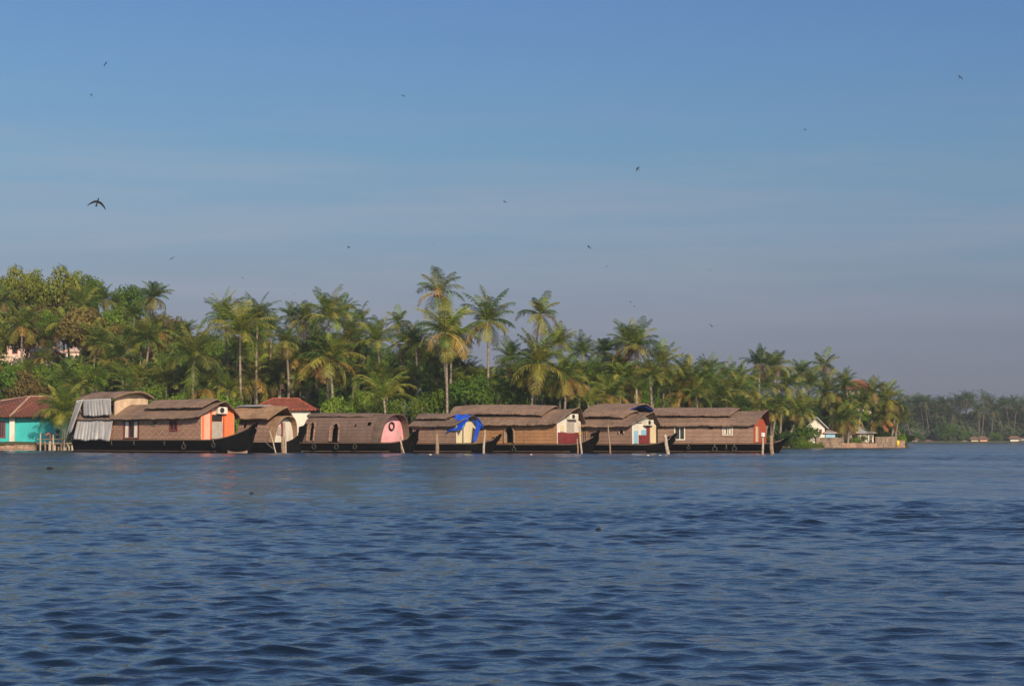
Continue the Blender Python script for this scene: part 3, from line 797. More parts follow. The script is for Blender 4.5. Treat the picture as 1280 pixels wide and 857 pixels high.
# ---------------------------------------------------------------- turquoise house
def house_left():
    Y = 236
    root = empty('house', (P(16, HZ, Y).x, Y, lz(P(16, HZ, Y).x, Y))); rx, ry, rz_ = root.location
    tag(root, 'turquoise house with red tiled hip roof and white corner pillar at the waterside', 'house')
    zb = P(0, 557.5, Y).z-rz_-.5; ze = P(0, 519, Y).z-rz_; zr = P(0, 495.5, Y+3).z-rz_
    s = Y/F; xL, xR = -24*s-1.5, 77*s; D = 7.5
    # wall as box around a window opening
    MB().box((xL, .0, zb), (xR, D, ze)).build('wall', M['turq'], root)
    MB().box((-.32, -.32, zb), (.26, .0, ze)).build('pillar', M['white'], root)
    o_ = .9; a, b_, c_, d_ = Vector((xL-o_, -o_, ze-.1)), Vector((xR+o_, -o_, ze-.1)), Vector((xR+o_, D+o_, ze-.1)), Vector((xL-o_, D+o_, ze-.1))
    r0, r1 = Vector((xL+3.5, D/2, zr)), Vector((xR-3.5, D/2, zr))
    rx0 = 14*s
    r0 = Vector((rx0, D/2-1.2, zr)); 
    # hip corner projects above the pillar
    mb = MB(); cr = Vector((-.1, -o_-.35, ze-.15))
    mb.face([a, cr, r0, Vector((xL-o_, D/2, zr-.9))]); mb.face([cr, b_, r1, r0]); mb.face([b_, c_, r1]); mb.face([c_, d_, Vector((xL-o_, D/2, zr-.9)), r0, r1])
    rf = mb.build('roof', M['tiles'], root, solid=.14)
    MB().tube([cr, r0], .13, 6).tube([r0, r1], .13, 6).tube([Vector((xL-o_, D/2, zr-.85)), r0], .13, 6).tube([r1, b_], .13, 6).build('ridge_tiles', M['stone'], rf)
    w_ = MB(); x0, x1 = -24*s, -8*s-.1; z0, z1 = P(0, 547, Y).z-rz_, P(0, 526, Y).z-rz_
    w_.box((x0, -.1, z0), (x1, -.004, z0+.14)).box((x0, -.1, z1-.12), (x1, -.004, z1)).box((x1-.12, -.1, z0+.14), (x1, -.004, z1-.12)).box((x0, -.1, z0+.14), (x0+.12, -.004, z1-.12))
    for q in range(1, 6):
        xq = x0+(x1-x0)*q/6; w_.box((xq-.025, -.08, z0+.14), (xq+.025, -.004, z1-.12))
    wo = w_.build('window', M['maroon'], root); MB().box((x0+.1, -.03, z0+.1), (x1-.1, -.002, z1-.1)).build('pane', M['glass'], wo)
house_left()
# laterite bank edge before the house
def rockwall(px0, px1, Y, ytop, ybot, label, mat_='stone', n=None, cat='wall', name='stone_wall', depth=1.0, h=.34):
    a, b_ = P(px0, HZ, Y), P(px1, HZ, Y); top = P(0, ytop, Y).z
    mb = MB(); r = random.Random(int(px0)); L = b_.x-a.x
    z = -.6
    while z < top-.05:
        hh = min(h*r.uniform(.8, 1.25), top-z); x = 0
        while x < L:
            wdt = min(r.uniform(.4, .85), L-x+.05); j = r.uniform(-.08, .08)
            x0_, x1_, z0_, z1_ = a.x+x+.015, a.x+x+wdt-.015, z+.012, z+hh-.012
            q = r.uniform(.02, .07)
            mb.prism([(x0_+q, Y+j, z0_), (x1_-q, Y+j, z0_), (x1_, Y+j, z0_+q), (x1_, Y+j, z1_-q), (x1_-q, Y+j, z1_), (x0_+q, Y+j, z1_), (x0_, Y+j, z1_-q), (x0_, Y+j, z0_+q)], (0, depth, 0))
            x += wdt
        z += hh
    mb.box((a.x, Y+.1, -.6), (b_.x, Y+depth-.05, top-.06))
    o = mb.build(name, M[mat_], None); tag(o, label, cat, kind='thing'); return o
rockwall(-30, 43, 227.6, 555.5, 562, 'low reddish stone embankment at the foot of the turquoise house')

# small jetty with stakes beside the house
def jetty():
    Y = 229
    root = empty('jetty', (P(66, HZ, Y).x, Y, 0)); tag(root, 'rickety timber landing stage between turquoise house and canvas-covered stern', 'jetty')
    s = Y/F; r = random.Random(3)
    mb = MB().box((-20*s, 0, P(0, 554.5, Y).z), (24*s, 1.8, P(0, 553.2, Y).z)); mb.build('deck', M['wood'], root)
    for (px, yt, lean, rad, mt) in ((51, 540, .0, .09, 'pale_wood'), (57, 551, .05, .10, 'wood'), (63, 551, -.02, .16, 'pale_wood'), (69, 556, 0, .15, 'pale_wood'), (74, 558, 0, .09, 'wood'), (77, 553, 0, .11, 'wood'), (82.5, 559, 0, .09, 'pale_wood'), (86, 553, .18, .08, 'pale_wood'), (91, 556, 0, .14, 'pale_wood'), (67, 543, .02, .09, 'pale_wood'), (81.5, 536, -.05, .08, 'pale_wood')):
        x = (px-66)*s; z = P(0, yt, Y).z; y = -.12-r.uniform(0, .25)
        MB().tube([(x+lean, y, -1.0), (x+lean*.5, y, z*.5), (x-lean, y, z)], [rad, rad*.95, rad*.85], 7).build('post', M[mt], root)
    # a rail with a cross-brace
    MB().tube([(-20*s, -.05, P(0, 549, Y).z), (24*s, -.08, P(0, 548, Y).z)], .04, 5).build('rail', M['wood'], root)
    return root
jetty()

# ---------------------------------------------------------------- people
def skin_chain(name, verts, edges, radii, m_, parent=None, sub=1, rootv=0):
    me = bpy.data.meshes.new(name); me.from_pydata(verts, edges, []); me.update(); me.materials.append(m_)
    o = bpy.data.objects.new(name, me); COL.objects.link(o)
    if parent: o.parent = parent
    md = o.modifiers.new('skin', 'SKIN'); md.use_smooth_shade = True
    for i, r in enumerate(radii):
        sv = me.skin_vertices[0].data[i]; sv.radius = (r, r) if not isinstance(r, tuple) else r; sv.use_root = (i == rootv)
    sb = o.modifiers.new('sub', 'SUBSURF'); sb.levels = sub; sb.render_levels = sub
    return o
def person(loc, rz, pose, label, top_m, low_m):
    root = empty('person', loc, rz); tag(root, label, 'person')
    if pose == 'stand': J = dict(pel=(0, 0, .93), sp=(0, .01, 1.15), ch=(0, 0, 1.33), nk=(0, -.01, 1.47), hd=(0, -.03, 1.56), ht=(0, -.02, 1.68),
        sl=(-.18, 0, 1.40), el=(-.24, .02, 1.12), wl=(-.23, -.16, .92), hl=(-.22, -.22, .85), sr=(.18, 0, 1.40), er=(.26, .03, 1.13), wr=(.22, -.15, .95), hr=(.2, -.22, .89),
        kl=(-.11, -.02, .50), al=(-.12, .02, .09), tl=(-.12, -.14, .03), kr=(.11, -.03, .50), ar=(.13, .02, .09), tr=(.14, -.14, .03))
    else: J = dict(pel=(.12, 0, .90), sp=(-.05, 0, 1.03), ch=(-.24, -.02, 1.02), nk=(-.38, -.03, .95), hd=(-.46, -.04, .90), ht=(-.56, -.05, .85),
        sl=(-.26, -.19, .98), el=(-.32, -.22, .70), wl=(-.38, -.16, .46), hl=(-.40, -.15, .38), sr=(-.26, .17, .98), er=(-.30, .2, .70), wr=(-.36, .14, .46), hr=(-.40, .12, .38),
        kl=(.06, -.12, .48), al=(.12, -.12, .08), tl=(-.02, -.13, .03), kr=(.10, .12, .48), ar=(.16, .12, .08), tr=(.02, .13, .03))
    names = list(J); V = [J[n] for n in names]; I = {n: i for i, n in enumerate(names)}
    E = [('pel','sp'),('sp','ch'),('ch','nk'),('nk','hd'),('hd','ht'),('ch','sl'),('sl','el'),('el','wl'),('wl','hl'),('ch','sr'),('sr','er'),('er','wr'),('wr','hr'),('pel','kl'),('kl','al'),('al','tl'),('pel','kr'),('kr','ar'),('ar','tr')]
    rad = dict(pel=.14, sp=.125, ch=.15, nk=.055, hd=.095, ht=.075, sl=.062, el=.045, wl=.03, hl=.04, sr=.062, er=.045, wr=.03, hr=.04, kl=.07, al=.042, tl=.035, kr=.07, ar=.042, tr=.035)
    Rr = [rad[n] for n in names]; Ed = [(I[a], I[b]) for a, b in E]
    for hnd, wr in (('hl', 'wl'), ('hr', 'wr')):     # fingers and thumb
        h = Vector(J[hnd]); d = (h-Vector(J[wr])).normalized(); sd_ = d.cross(Vector((0, 1, 0))).normalized()
        for q in range(4):
            V.append(tuple(h+sd_*(q-1.5)*.022+d*(.07+.012*(q in (1, 2))))); Rr.append(.009); Ed.append((I[hnd], len(V)-1))
        V.append(tuple(h+sd_*.06+d*.02)); Rr.append(.011); Ed.append((I[hnd], len(V)-1))
    body = skin_chain('body', V, Ed, Rr, M['skin'], root, 2)
    hd, ht = Vector(J['hd']), Vector(J['ht'])
    skin_chain('hair', [tuple(hd.lerp(ht, .35)+Vector((0, .03, .01))), tuple(ht+Vector((0, .015, .02)))], [(0, 1)], [.098, .085], M['hair'], root, 2)
    T = ['pel', 'sp', 'ch', 'sl', 'sr', 'el', 'er']; Tv = [J[n] for n in T]
    Tv[5] = tuple(Vector(J['sl']).lerp(Vector(J['el']), .7)); Tv[6] = tuple(Vector(J['sr']).lerp(Vector(J['er']), .7))
    skin_chain('shirt', Tv, [(0,1),(1,2),(2,3),(2,4),(3,5),(4,6)], [.155, .145, .17, .085, .085, .075, .075], M[top_m], root, 2)
    Lv = [J['pel'], tuple(Vector(J['pel']).lerp(Vector(J['kl']), .45)), tuple(Vector(J['kl'])+Vector((0, 0, -.05))), tuple(Vector(J['pel']).lerp(Vector(J['kr']), .45)), tuple(Vector(J['kr'])+Vector((0, 0, -.05)))]
    skin_chain('wrapped_skirt', Lv, [(0,1),(1,2),(0,3),(3,4)], [.165, .14, .12, .14, .12], M[low_m], root, 2)
jz = P(0, 553.2, 229).z
q = P(60, HZ, 229.9); person((q.x+.1, q.y+.3, jz), R(10), 'bend', 'person in a faded red shirt bending forward on the landing stage', 'redcloth', 'skin')
q = P(70.5, HZ, 229.9); person((q.x, q.y+.6, jz), R(-15), 'stand', 'person in dark clothes standing on the landing stage', 'blackcloth', 'blackcloth')

# ---------------------------------------------------------------- other buildings
def hip_house(px0, px1, ybase, yeave, yridge, Y, D, wallm, roofm, label, name='house', oh=.6, windows=(), gable=False, inset=.35, door=None):
    x0, x1 = P(px0, HZ, Y).x, P(px1, HZ, Y).x; xc = (x0+x1)/2
    gz = min(lz(xc, Y), P(0, ybase, Y).z)-.4
    root = empty(name, (xc, Y, gz)); tag(root, label, 'house')
    hw_ = (x1-x0)/2; ze = P(0, yeave, Y).z-gz; zr = P(0, yridge, Y+D/2).z-gz
    if gable:
        MB().prism([(-hw_, 0, 0), (hw_, 0, 0), (hw_, 0, ze), (0, 0, zr-.05), (-hw_, 0, ze)], (0, D, 0)).build('wall', M[wallm], root)
        mb = MB(); o_ = oh; k_ = (zr-ze)/hw_
        mb.face([(-hw_-o_, -o_, ze-o_*k_+.08), (0, -o_, zr+.08), (0, D+o_, zr+.08), (-hw_-o_, D+o_, ze-o_*k_+.08)]); mb.face([(0, -o_, zr+.08), (hw_+o_, -o_, ze-o_*k_+.08), (hw_+o_, D+o_, ze-o_*k_+.08), (0, D+o_, zr+.08)])
        mb.build('roof', M[roofm], root, solid=.12)
    else:
        MB().box((-hw_, 0, 0), (hw_, D, ze)).build('wall', M[wallm], root)
        a, b_, c_, d_ = [Vector(p) for p in ((-hw_-oh, -oh, ze), (hw_+oh, -oh, ze), (hw_+oh, D+oh, ze), (-hw_-oh, D+oh, ze))]
        r0, r1 = Vector((-hw_*(1-inset), D/2, zr)), Vector((hw_*(1-inset), D/2, zr))
        mb = MB(); mb.face([a, b_, r1, r0]); mb.face([b_, c_, r1]); mb.face([c_, d_, r0, r1]); mb.face([d_, a, r0])
        rf = mb.build('roof', M[roofm], root, solid=.14)
        MB().tube([a, r0, r1, b_], .12, 6).build('ridge_tiles', M['rust'], rf)
    for (w0, w1, t0, t1, fm) in windows:
        xa_, xb2 = P(w0, HZ, Y).x-xc, P(w1, HZ, Y).x-xc; za, zb2 = P(0, t1, Y).z-gz, P(0, t0, Y).z-gz
        f_ = MB(); g_ = .1
        f_.box((xa_-g_, -.07, za-g_), (xa_, -.004, zb2+g_)).box((xb2, -.07, za-g_), (xb2+g_, -.004, zb2+g_)).box((xa_, -.07, za-g_), (xb2, -.004, za)).box((xa_, -.07, zb2), (xb2, -.004, zb2+g_))
        wo = f_.build('window', M[fm], root); MB().box((xa_, -.02, za), (xb2, -.002, zb2)).build('pane', M['glass'], wo)
    return root
hip_house(318, 388, 545, 512, 498, 237, 6, 'white', 'tiles_bright', 'white-walled house with bright red tiled roof behind the rounded boat', inset=.55, windows=((330, 335, 517, 523, 'maroon'),))
hip_house(-30, 31, 470, 429, 423, 276, 8, 'pinkwall', 'metal', 'long pale pink hillside building partly hidden by leaves, above the turquoise house', windows=((2, 7, 434, 441, 'maroon'), (15, 20, 434, 441, 'maroon')), oh=.4)
hip_house(36, 66, 475, 440, 434, 272, 6, 'pinkwall', 'pinkwall', 'small pink hillside house glimpsed right of the long pink building', windows=((45, 49, 446, 452, 'maroon'), (56, 60, 446, 452, 'maroon')), oh=.3)
hip_house(82, 101, 470, 439, 434, 274, 6, 'pinkwall', 'pinkwall', 'narrow pink hillside house with stacked balconies under the palms', windows=((86, 90, 444, 448, 'white'), (93, 97, 444, 448, 'white')), oh=.3)
hip_house(1010, 1031, 556, 532, 522, 304, 6, 'white', 'metal', 'white gabled house behind the waterside wall under palms', gable=True, oh=.5, windows=((1018, 1019.5, 537, 541, 'maroon'), (1025, 1026.5, 537, 541, 'maroon')))
hip_house(1032, 1044, 557, 541, 538, 304, 3, 'lightblue', 'metal', 'low light blue lean-to beside the white gabled house', oh=.3)
hip_house(1073, 1092, 556, 541, 532, 312, 5, 'white', 'metal', 'pale green-white cottage with tin roof half hidden by fronds', oh=.5, windows=((1077, 1080, 545, 550, 'maroon'),))
hip_house(1114, 1125, 556, 543, 536, 317, 4, 'white', 'rust', 'little white hut at the tip of the point', gable=True, oh=.3)
hip_house(1062, 1090, 520, 486, 475.5, 342, 8, 'pinkwall', 'tiles_bright', 'hilltop house with red hip roof poking out of the trees on the point', oh=.6, inset=.6, windows=((1068, 1072, 488, 493, 'white'), (1080, 1084, 488, 493, 'white')))
rockwall(1020, 1052, 301.5, 546.5, 559, 'pale concrete waterside wall below the white gabled house', 'concrete')
rockwall(1052, 1096, 304, 553, 558, 'rough reddish stone embankment between the two waterside walls', 'stone')
rockwall(1094, 1121, 306, 545.5, 558, 'tall reddish block wall near the tip of the point', 'concrete')
rockwall(1121, 1131, 310, 550, 558, 'low stone wall end at the tip of the point', 'stone', depth=.8)
# far shore houses
def far_house(px0, px1, yb, yt, lab, wallm, roofm):
    hip_house(px0, px1, yb, (yb*.35+yt*.65), yt, 724.5, 3, wallm, roofm, lab, oh=.6, gable=False)
far_house(1214, 1223, 554, 546, 'cream distant house left of a pair on the far shore', 'cream', 'thatch_dark')
far_house(1225, 1234, 554, 545.5, 'tan distant house right of a pair on the far shore', 'salmon', 'thatch_dark')
far_house(1263, 1275, 554, 545, 'white distant house near the right edge on the far shore', 'white', 'thatch_dark')
far_house(1276, 1284, 554, 548, 'small white distant shed at the right edge of the far shore', 'white', 'metal')
far_house(1140, 1147, 554, 547, 'tiny distant house just past the tip of the point', 'pinkwall', 'thatch_dark')
far_house(1159, 1165, 554, 550, 'tiny low shed between bushes on the far shore', 'pinkwall', 'thatch_dark')
far_house(1204, 1209, 554, 550.5, 'tiny white shed left of the distant house pair', 'white', 'metal')

# yellow object, canoe and other small things
def canoe(px, py, Y, L, rz, label):
    root = empty('canoe', (P(px, HZ, Y).x, Y, 0), rz); tag(root, label, 'canoe')
    rows = []
    for i in range(19):
        q = -1+2*i/18; wd = .42*(1-abs(q)**2.2)+.02; zt_ = .13+.16*abs(q)**3
        rows.append([(q*L/2, -wd, zt_), (q*L/2, -wd*.8, 0), (q*L/2, 0, -.12+.3*abs(q)**4), (q*L/2, wd*.8, 0), (q*L/2, wd, zt_), (q*L/2, wd*.9, zt_), (q*L/2, 0, -.04+.3*abs(q)**4), (q*L/2, -wd*.9, zt_)])
    mb = MB(); mb.grid(rows, close=True); mb.build('hull', M['wood'], root)
    MB().box((-.3, -.36, .08), (-.12, .36, .11)).box((.35, -.3, .08), (.5, .3, .11)).build('thwart', M['pale_wood'], root)
canoe(297, 563, 180, 1.7, R(5), 'small pale wooden canoe under the bow of the orange-fronted houseboat')
for (px, py, lab) in ((538, 568.5, 'white float drifting below the thick post'), (664, 568.5, 'white float drifting below the honey-brown houseboat'), (810, 569.5, 'pale float drifting under the yellow door'), (825, 569.5, 'white float just left of the thick leaning post')):
    Y = F*CH/(py-HZ); q = P(px, HZ, Y); mb = MB()
    mb.tube([(q.x-.09, Y, .03), (q.x-.07, Y, .03), (q.x+.05, Y, .03), (q.x+.07, Y, .03), (q.x+.12, Y, .035)], [.02, .05, .05, .02, .018], 8)
    tag(mb.build('plastic_bottle', M['white'], None, smooth=True), lab, 'bottle', 'floating litter')
mb = MB(); q = P(1122, HZ, 309)
mb.tube([(q.x, 309, .2), (q.x, 309, .35), (q.x+.05, 309, .95), (q.x+.05, 309, 1.1)], [.12, .24, .22, .1], 10)
tag(mb.build('barrel', M['yellow'], None, smooth=True), 'bright yellow barrel standing at the end of the block wall', 'barrel')

# ---------------------------------------------------------------- palms
GREEN = [(.095, .155, .02), (.14, .19, .025), (.05, .09, .016), (.24, .24, .045)]
YEL = [(.26, .23, .05), (.28, .19, .055), (.19, .20, .045)]
BRN = [(.20, .115, .06), (.15, .085, .045), (.26, .15, .07)]
def frond(mb, r, az, el, L, droop, pal, leaf=1.1, nleaf=36, curl=0):
    c = r.choice(pal); k = r.uniform(.75, 1.25); c = tuple(v*k for v in c)
    d = Vector((math.cos(az), math.sin(az), 0)); side = Vector((-d.y, d.x, 0))
    pts = []; ang = el; p = Vector((0, 0, 0)); n = 14
    for i in range(n+1):
        pts.append(p.copy()); ang -= droop/n*(.5+1.3*i/n)
        p = p+(d*math.cos(ang)+Vector((0, 0, math.sin(ang)))+side*curl*i/n)*(L/n)
    mb.tube(pts, [.05*(1-.8*i/n)+.008 for i in range(n+1)], 3, tuple(v*1.5+.03 for v in c), cap=False)
    for i in range(nleaf):
        q = .12+.88*i/(nleaf-1); f_ = q*n; a = int(min(f_, n-1)); fr = f_-a
        b = pts[a].lerp(pts[a+1], fr); tg = (pts[a+1]-pts[a]).normalized(); up = side.cross(tg); up = -up if up.z < 0 else up
        ll = leaf*math.sin(math.pi*min(1, .12+.86*q))**.6*r.uniform(.85, 1.1)+.12
        for s_ in (-1, 1):
            if r.random() < .07: continue
            dr = (side*s_*r.uniform(.62, .9)+tg*r.uniform(.35, .6)-up*r.uniform(-.1, .25)).normalized()
            w_ = tg*.05; sg = Vector((0, 0, -1))*ll*r.uniform(.18, .42)
            mid = b+dr*ll*.5+sg*.22; tip = b+dr*ll*.9+sg
            kk = r.uniform(.8, 1.25); cc = tuple(v*kk for v in c)
            mb.face([b-w_*.5, b+w_*.5, mid+w_*.8, mid-w_*.8], cc); mb.face([mid-w_*.8, mid+w_*.8, tip+w_*.2, tip-w_*.15], cc)
def make_crown(seed, style):
    r = random.Random(seed); mb = MB(); dead = MB(); nut = MB()
    n = {'tall': 27, 'lush': 33, 'young': 15, 'sparse': 15, 'far': 16}[style]
    for i in range(n):
        q = (i+.5)/n; az = i*2.39996+r.uniform(-.25, .25)
        if style == 'young': el = R(82-46*q+r.uniform(-6, 6)); L = r.uniform(4.2, 5.4); dr = R(50+55*q); pal = GREEN[:2]+[GREEN[3]]
        elif style == 'lush': el = R(87-84*q**1.3+r.uniform(-12, 12)); L = r.uniform(3.8, 5.8); dr = R(40+68*q); pal = GREEN+([YEL[2]] if q > .7 else [])
        elif style == 'sparse': el = R(86-95*q+r.uniform(-12, 12)); L = r.uniform(3.0, 4.5); dr = R(40+55*q); pal = GREEN if q < .6 else YEL[1:]+[GREEN[3]]
        else: el = R(86-108*q**1.4+r.uniform(-13, 13)); L = r.uniform(3.1, 5.0); dr = R(38+55*q); pal = GREEN if q < .72 else YEL+[GREEN[3]]
        frond(mb, r, az, el, L, dr, pal, nleaf=20 if style == 'far' else 34, curl=r.uniform(-.2, .2), leaf=1.15)
    if style in ('tall', 'sparse'):
        for i in range(4 if style == 'tall' else 3):
            frond(dead, r, r.uniform(0, 6.28), R(r.uniform(-62, -5)), r.uniform(2.6, 3.6), R(60), BRN, nleaf=22, leaf=.7)
        for i in range(9):
            a = r.uniform(0, 6.28); p = Vector((math.cos(a)*r.uniform(.2, .42), math.sin(a)*r.uniform(.2, .42), -r.uniform(.15, .7)))
            nut.tube([p+Vector((0, 0, .14)), p+Vector((0, 0, .05)), p-Vector((0, 0, .08)), p-Vector((0, 0, .16))], [.03, .13, .12, .03], 6)
    return (mb.mesh('crown', M['frond']), dead.mesh('dead_fronds', M['frond']) if dead.f else None, nut.mesh('coconuts', M['husk'], True) if nut.f else None)
CR = {'tall': [make_crown(s, 'tall') for s in (1, 2, 3, 4)], 'lush': [make_crown(s, 'lush') for s in (11, 12, 13)], 'young': [make_crown(s, 'young') for s in (21, 22)],
      'sparse': [make_crown(s, 'sparse') for s in (31, 32, 33)], 'far': [make_crown(s, 'far') for s in (41, 42, 43)]}
PEND = []      # (root, phrase, px, group, cat)
_k = [0]
def palm(px, py, rpx, Y, style, bpx=None, tone=(1, 1, 1), word=None, label=None, bright=1.0, group='coconut palms on the near shore'):
    if 308 < px < 405 and py > 440 and Y < 260: Y = max(Y, 250)
    _k[0] += 1; r = random.Random(_k[0]*17)
    top = P(px, py, Y); bpx = px+r.uniform(-8, 8) if bpx is None else bpx
    base = P(bpx, HZ, Y); gz = lz(base.x, Y)
    root = empty('palm_tree', (base.x, Y, gz)); d = top-Vector((base.x, Y, gz))
    s = rpx*Y/F/{'tall': 3.7, 'lush': 4.3, 'young': 4.1, 'sparse': 3.3, 'far': 3.3}[style]
    bend = r.uniform(-.06, .06)*d.z; pts = []; n = 9
    for i in range(n+1):
        q = i/n; pts.append(Vector((d.x*q**1.3+bend*math.sin(math.pi*q), .0, d.z*q if q else -.4)))
    r0 = .17 if style != 'far' else .2
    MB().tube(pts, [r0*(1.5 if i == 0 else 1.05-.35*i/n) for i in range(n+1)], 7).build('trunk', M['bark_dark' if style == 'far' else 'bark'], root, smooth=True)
    c, dd, nn = r.choice(CR[style]); rot = r.uniform(0, 6.28); tl_ = (r.uniform(-.22, .22), r.uniform(-.22, .22))
    for me, nm in ((c, 'crown'), (dd, 'dead_fronds'), (nn, 'coconuts')):
        if me is None: continue
        o = bpy.data.objects.new(nm, me); COL.objects.link(o); o.parent = root; o.location = pts[-1]
        o.rotation_euler = (tl_[0], tl_[1], rot); o.scale = (s, s, s*r.uniform(.92, 1.08))
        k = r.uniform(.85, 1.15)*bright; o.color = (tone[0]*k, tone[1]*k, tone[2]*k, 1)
    word = word or {'tall': 'yellow-skirted tall palm', 'lush': 'lush green palm', 'young': 'young upright palm', 'sparse': 'thin-crowned palm', 'far': 'coconut palm'}[style]
    if label: tag(root, label, 'palm tree', group)
    else: PEND.append((root, word, px, py, group, 'palm tree'))
    return root
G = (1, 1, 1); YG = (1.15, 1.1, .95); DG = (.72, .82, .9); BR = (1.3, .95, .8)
palm(547, 366, 33, 238, 'sparse', 562, G, label='tallest palm in the picture, with reddish drooping fronds on its left')
palm(557, 416, 40, 233, 'tall', 559, YG, label='palm with orange-yellow skirt of fronds directly below the tallest palm')
palm(566, 424, 33, 240, 'tall', 568, G, label='palm whose second trunk stands just right behind the yellow-skirted palm')
palm(609, 403, 38, 237, 'tall', 603, G, label='palm with wide starlike crown, alone against sky right of the tallest')
palm(675, 393, 30, 240, 'sparse', 673, G, label='palm with ragged narrow crown and yellow lower fronds above the maroon-fronted boat')
palm(671, 455, 42, 234, 'tall', 668, YG, label='palm with big orange-yellow hanging fronds and white trunk behind the maroon-fronted boat')
palm(707, 473, 33, 235, 'tall', 694, YG, label='palm with left-leaning white trunk behind the maroon-and-white boat front')
palm(795, 432, 33, 246, 'tall', 795, G, label='palm with bright green leaf stalk crown above the yellow-doored boat')
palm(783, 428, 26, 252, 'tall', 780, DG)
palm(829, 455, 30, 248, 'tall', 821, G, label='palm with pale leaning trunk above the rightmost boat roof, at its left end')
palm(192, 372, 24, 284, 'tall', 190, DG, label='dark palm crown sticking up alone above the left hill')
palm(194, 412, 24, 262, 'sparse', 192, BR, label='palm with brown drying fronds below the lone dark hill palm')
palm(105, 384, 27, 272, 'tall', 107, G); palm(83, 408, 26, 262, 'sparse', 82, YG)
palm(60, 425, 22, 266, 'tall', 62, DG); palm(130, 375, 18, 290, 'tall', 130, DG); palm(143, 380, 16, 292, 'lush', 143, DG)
palm(300, 418, 46, 240, 'lush', 303, YG, label='broad yellow-green palm crown over the orange-fronted boat')
palm(281, 400, 34, 246, 'lush', 280, G); palm(322, 400, 30, 250, 'lush', 322, G); palm(243, 450, 46, 240, 'lush', 246, G)
palm(318, 474, 42, 252, 'tall', 320, YG, label='low palm with yellow fronds between orange-fronted boat and red-roofed white house')
palm(300, 484, 24, 246, 'sparse', 304, G)
palm(357, 428, 26, 244, 'tall', 356, G); palm(381, 402, 28, 250, 'tall', 384, G)
palm(411, 398, 38, 244, 'lush', 412, G, label='spiky-topped full palm crown over the pink-fronted boat, tallest there')
palm(411, 450, 42, 237, 'tall', 409, YG); palm(382, 464, 32, 238, 'sparse', 384, YG)
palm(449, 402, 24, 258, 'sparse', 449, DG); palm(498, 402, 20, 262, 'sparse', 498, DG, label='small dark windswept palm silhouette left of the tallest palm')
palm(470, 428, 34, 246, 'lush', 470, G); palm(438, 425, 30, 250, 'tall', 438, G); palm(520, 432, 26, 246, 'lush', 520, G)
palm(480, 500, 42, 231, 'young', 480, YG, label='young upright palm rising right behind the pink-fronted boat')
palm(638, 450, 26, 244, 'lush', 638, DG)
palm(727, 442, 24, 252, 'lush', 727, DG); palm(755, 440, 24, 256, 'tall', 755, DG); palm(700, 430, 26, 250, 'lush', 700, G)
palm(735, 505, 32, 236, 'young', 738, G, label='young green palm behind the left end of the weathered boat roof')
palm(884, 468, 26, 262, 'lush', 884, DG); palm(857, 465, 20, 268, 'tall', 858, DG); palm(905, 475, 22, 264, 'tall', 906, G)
palm(812, 470, 26, 244, 'lush', 812, G); palm(850, 492, 26, 246, 'sparse', 852, BR, label='low palm with one rust-brown dead frond above the rightmost boat')
palm(921, 478, 26, 268, 'lush', 922, G)
for (px, py, rp, st, tn) in ((950, 456, 22, 'tall', DG), (968, 458, 26, 'tall', G), (1002, 466, 20, 'tall', DG), (1030, 458, 22, 'sparse', DG),
        (935, 488, 26, 'tall', G), (958, 486, 28, 'lush', G), (983, 482, 26, 'tall', G), (1012, 482, 24, 'lush', DG), (1035, 490, 26, 'tall', G), (1057, 482, 22, 'lush', DG),
        (1052, 508, 24, 'tall', YG), (1090, 490, 20, 'tall', G), (1108, 500, 24, 'tall', YG), (1102, 520, 22, 'lush', G), (1078, 505, 24, 'lush', G), (1120, 508, 20, 'sparse', DG)):
    Y = {True: 322, False: 312}[py < 480] if px > 985 else 286+(px-930)*.35
    palm(px, py, rp, Y, st, None, tn, group='coconut palms on the point')
for (px, py, rp, st, tn, bp, Y) in ((944, 512, 24, 'tall', YG, 938, 287), (963, 516, 20, 'tall', YG, 957, 291), (972, 508, 22, 'tall', G, 963, 294), (998, 514, 24, 'tall', YG, 985, 303), (1005, 516, 20, 'sparse', YG, 994, 304),
        (1003, 508, 20, 'tall', YG, 1000, 311), (1038, 505, 22, 'tall', YG, 1036, 314), (1053, 526, 24, 'tall', YG, 1054, 305), (1063, 522, 18, 'tall', YG, 1060, 307), (1102, 526, 22, 'sparse', BR, 1104, 312), (1122, 530, 24, 'young', G, 1120, 314)):
    palm(px, py, rp, Y, st, bp, tn, group='coconut palms on the point')
palm(79, 517, 40, 229.5, 'lush', 77.5, YG, label='young yellow-green palm in front of the turquoise house, on the landing stage')
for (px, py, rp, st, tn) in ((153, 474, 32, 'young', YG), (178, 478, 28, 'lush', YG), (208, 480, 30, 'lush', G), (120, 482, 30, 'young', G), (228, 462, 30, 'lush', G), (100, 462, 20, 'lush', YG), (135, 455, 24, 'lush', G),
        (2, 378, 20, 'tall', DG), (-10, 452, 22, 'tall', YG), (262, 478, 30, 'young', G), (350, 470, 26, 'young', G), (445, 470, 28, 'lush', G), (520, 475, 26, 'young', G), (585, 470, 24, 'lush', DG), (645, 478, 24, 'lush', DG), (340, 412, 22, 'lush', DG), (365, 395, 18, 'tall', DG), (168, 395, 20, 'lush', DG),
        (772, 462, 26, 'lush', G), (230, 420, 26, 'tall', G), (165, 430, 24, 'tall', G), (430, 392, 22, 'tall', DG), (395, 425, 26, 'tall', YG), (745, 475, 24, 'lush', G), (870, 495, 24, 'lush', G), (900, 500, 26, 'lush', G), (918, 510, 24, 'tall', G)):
    palm(px, py, rp, 236+(505-py)*.28+(6 if px > 800 else 0)+(8 if px > 880 else 0), st, None, tn)

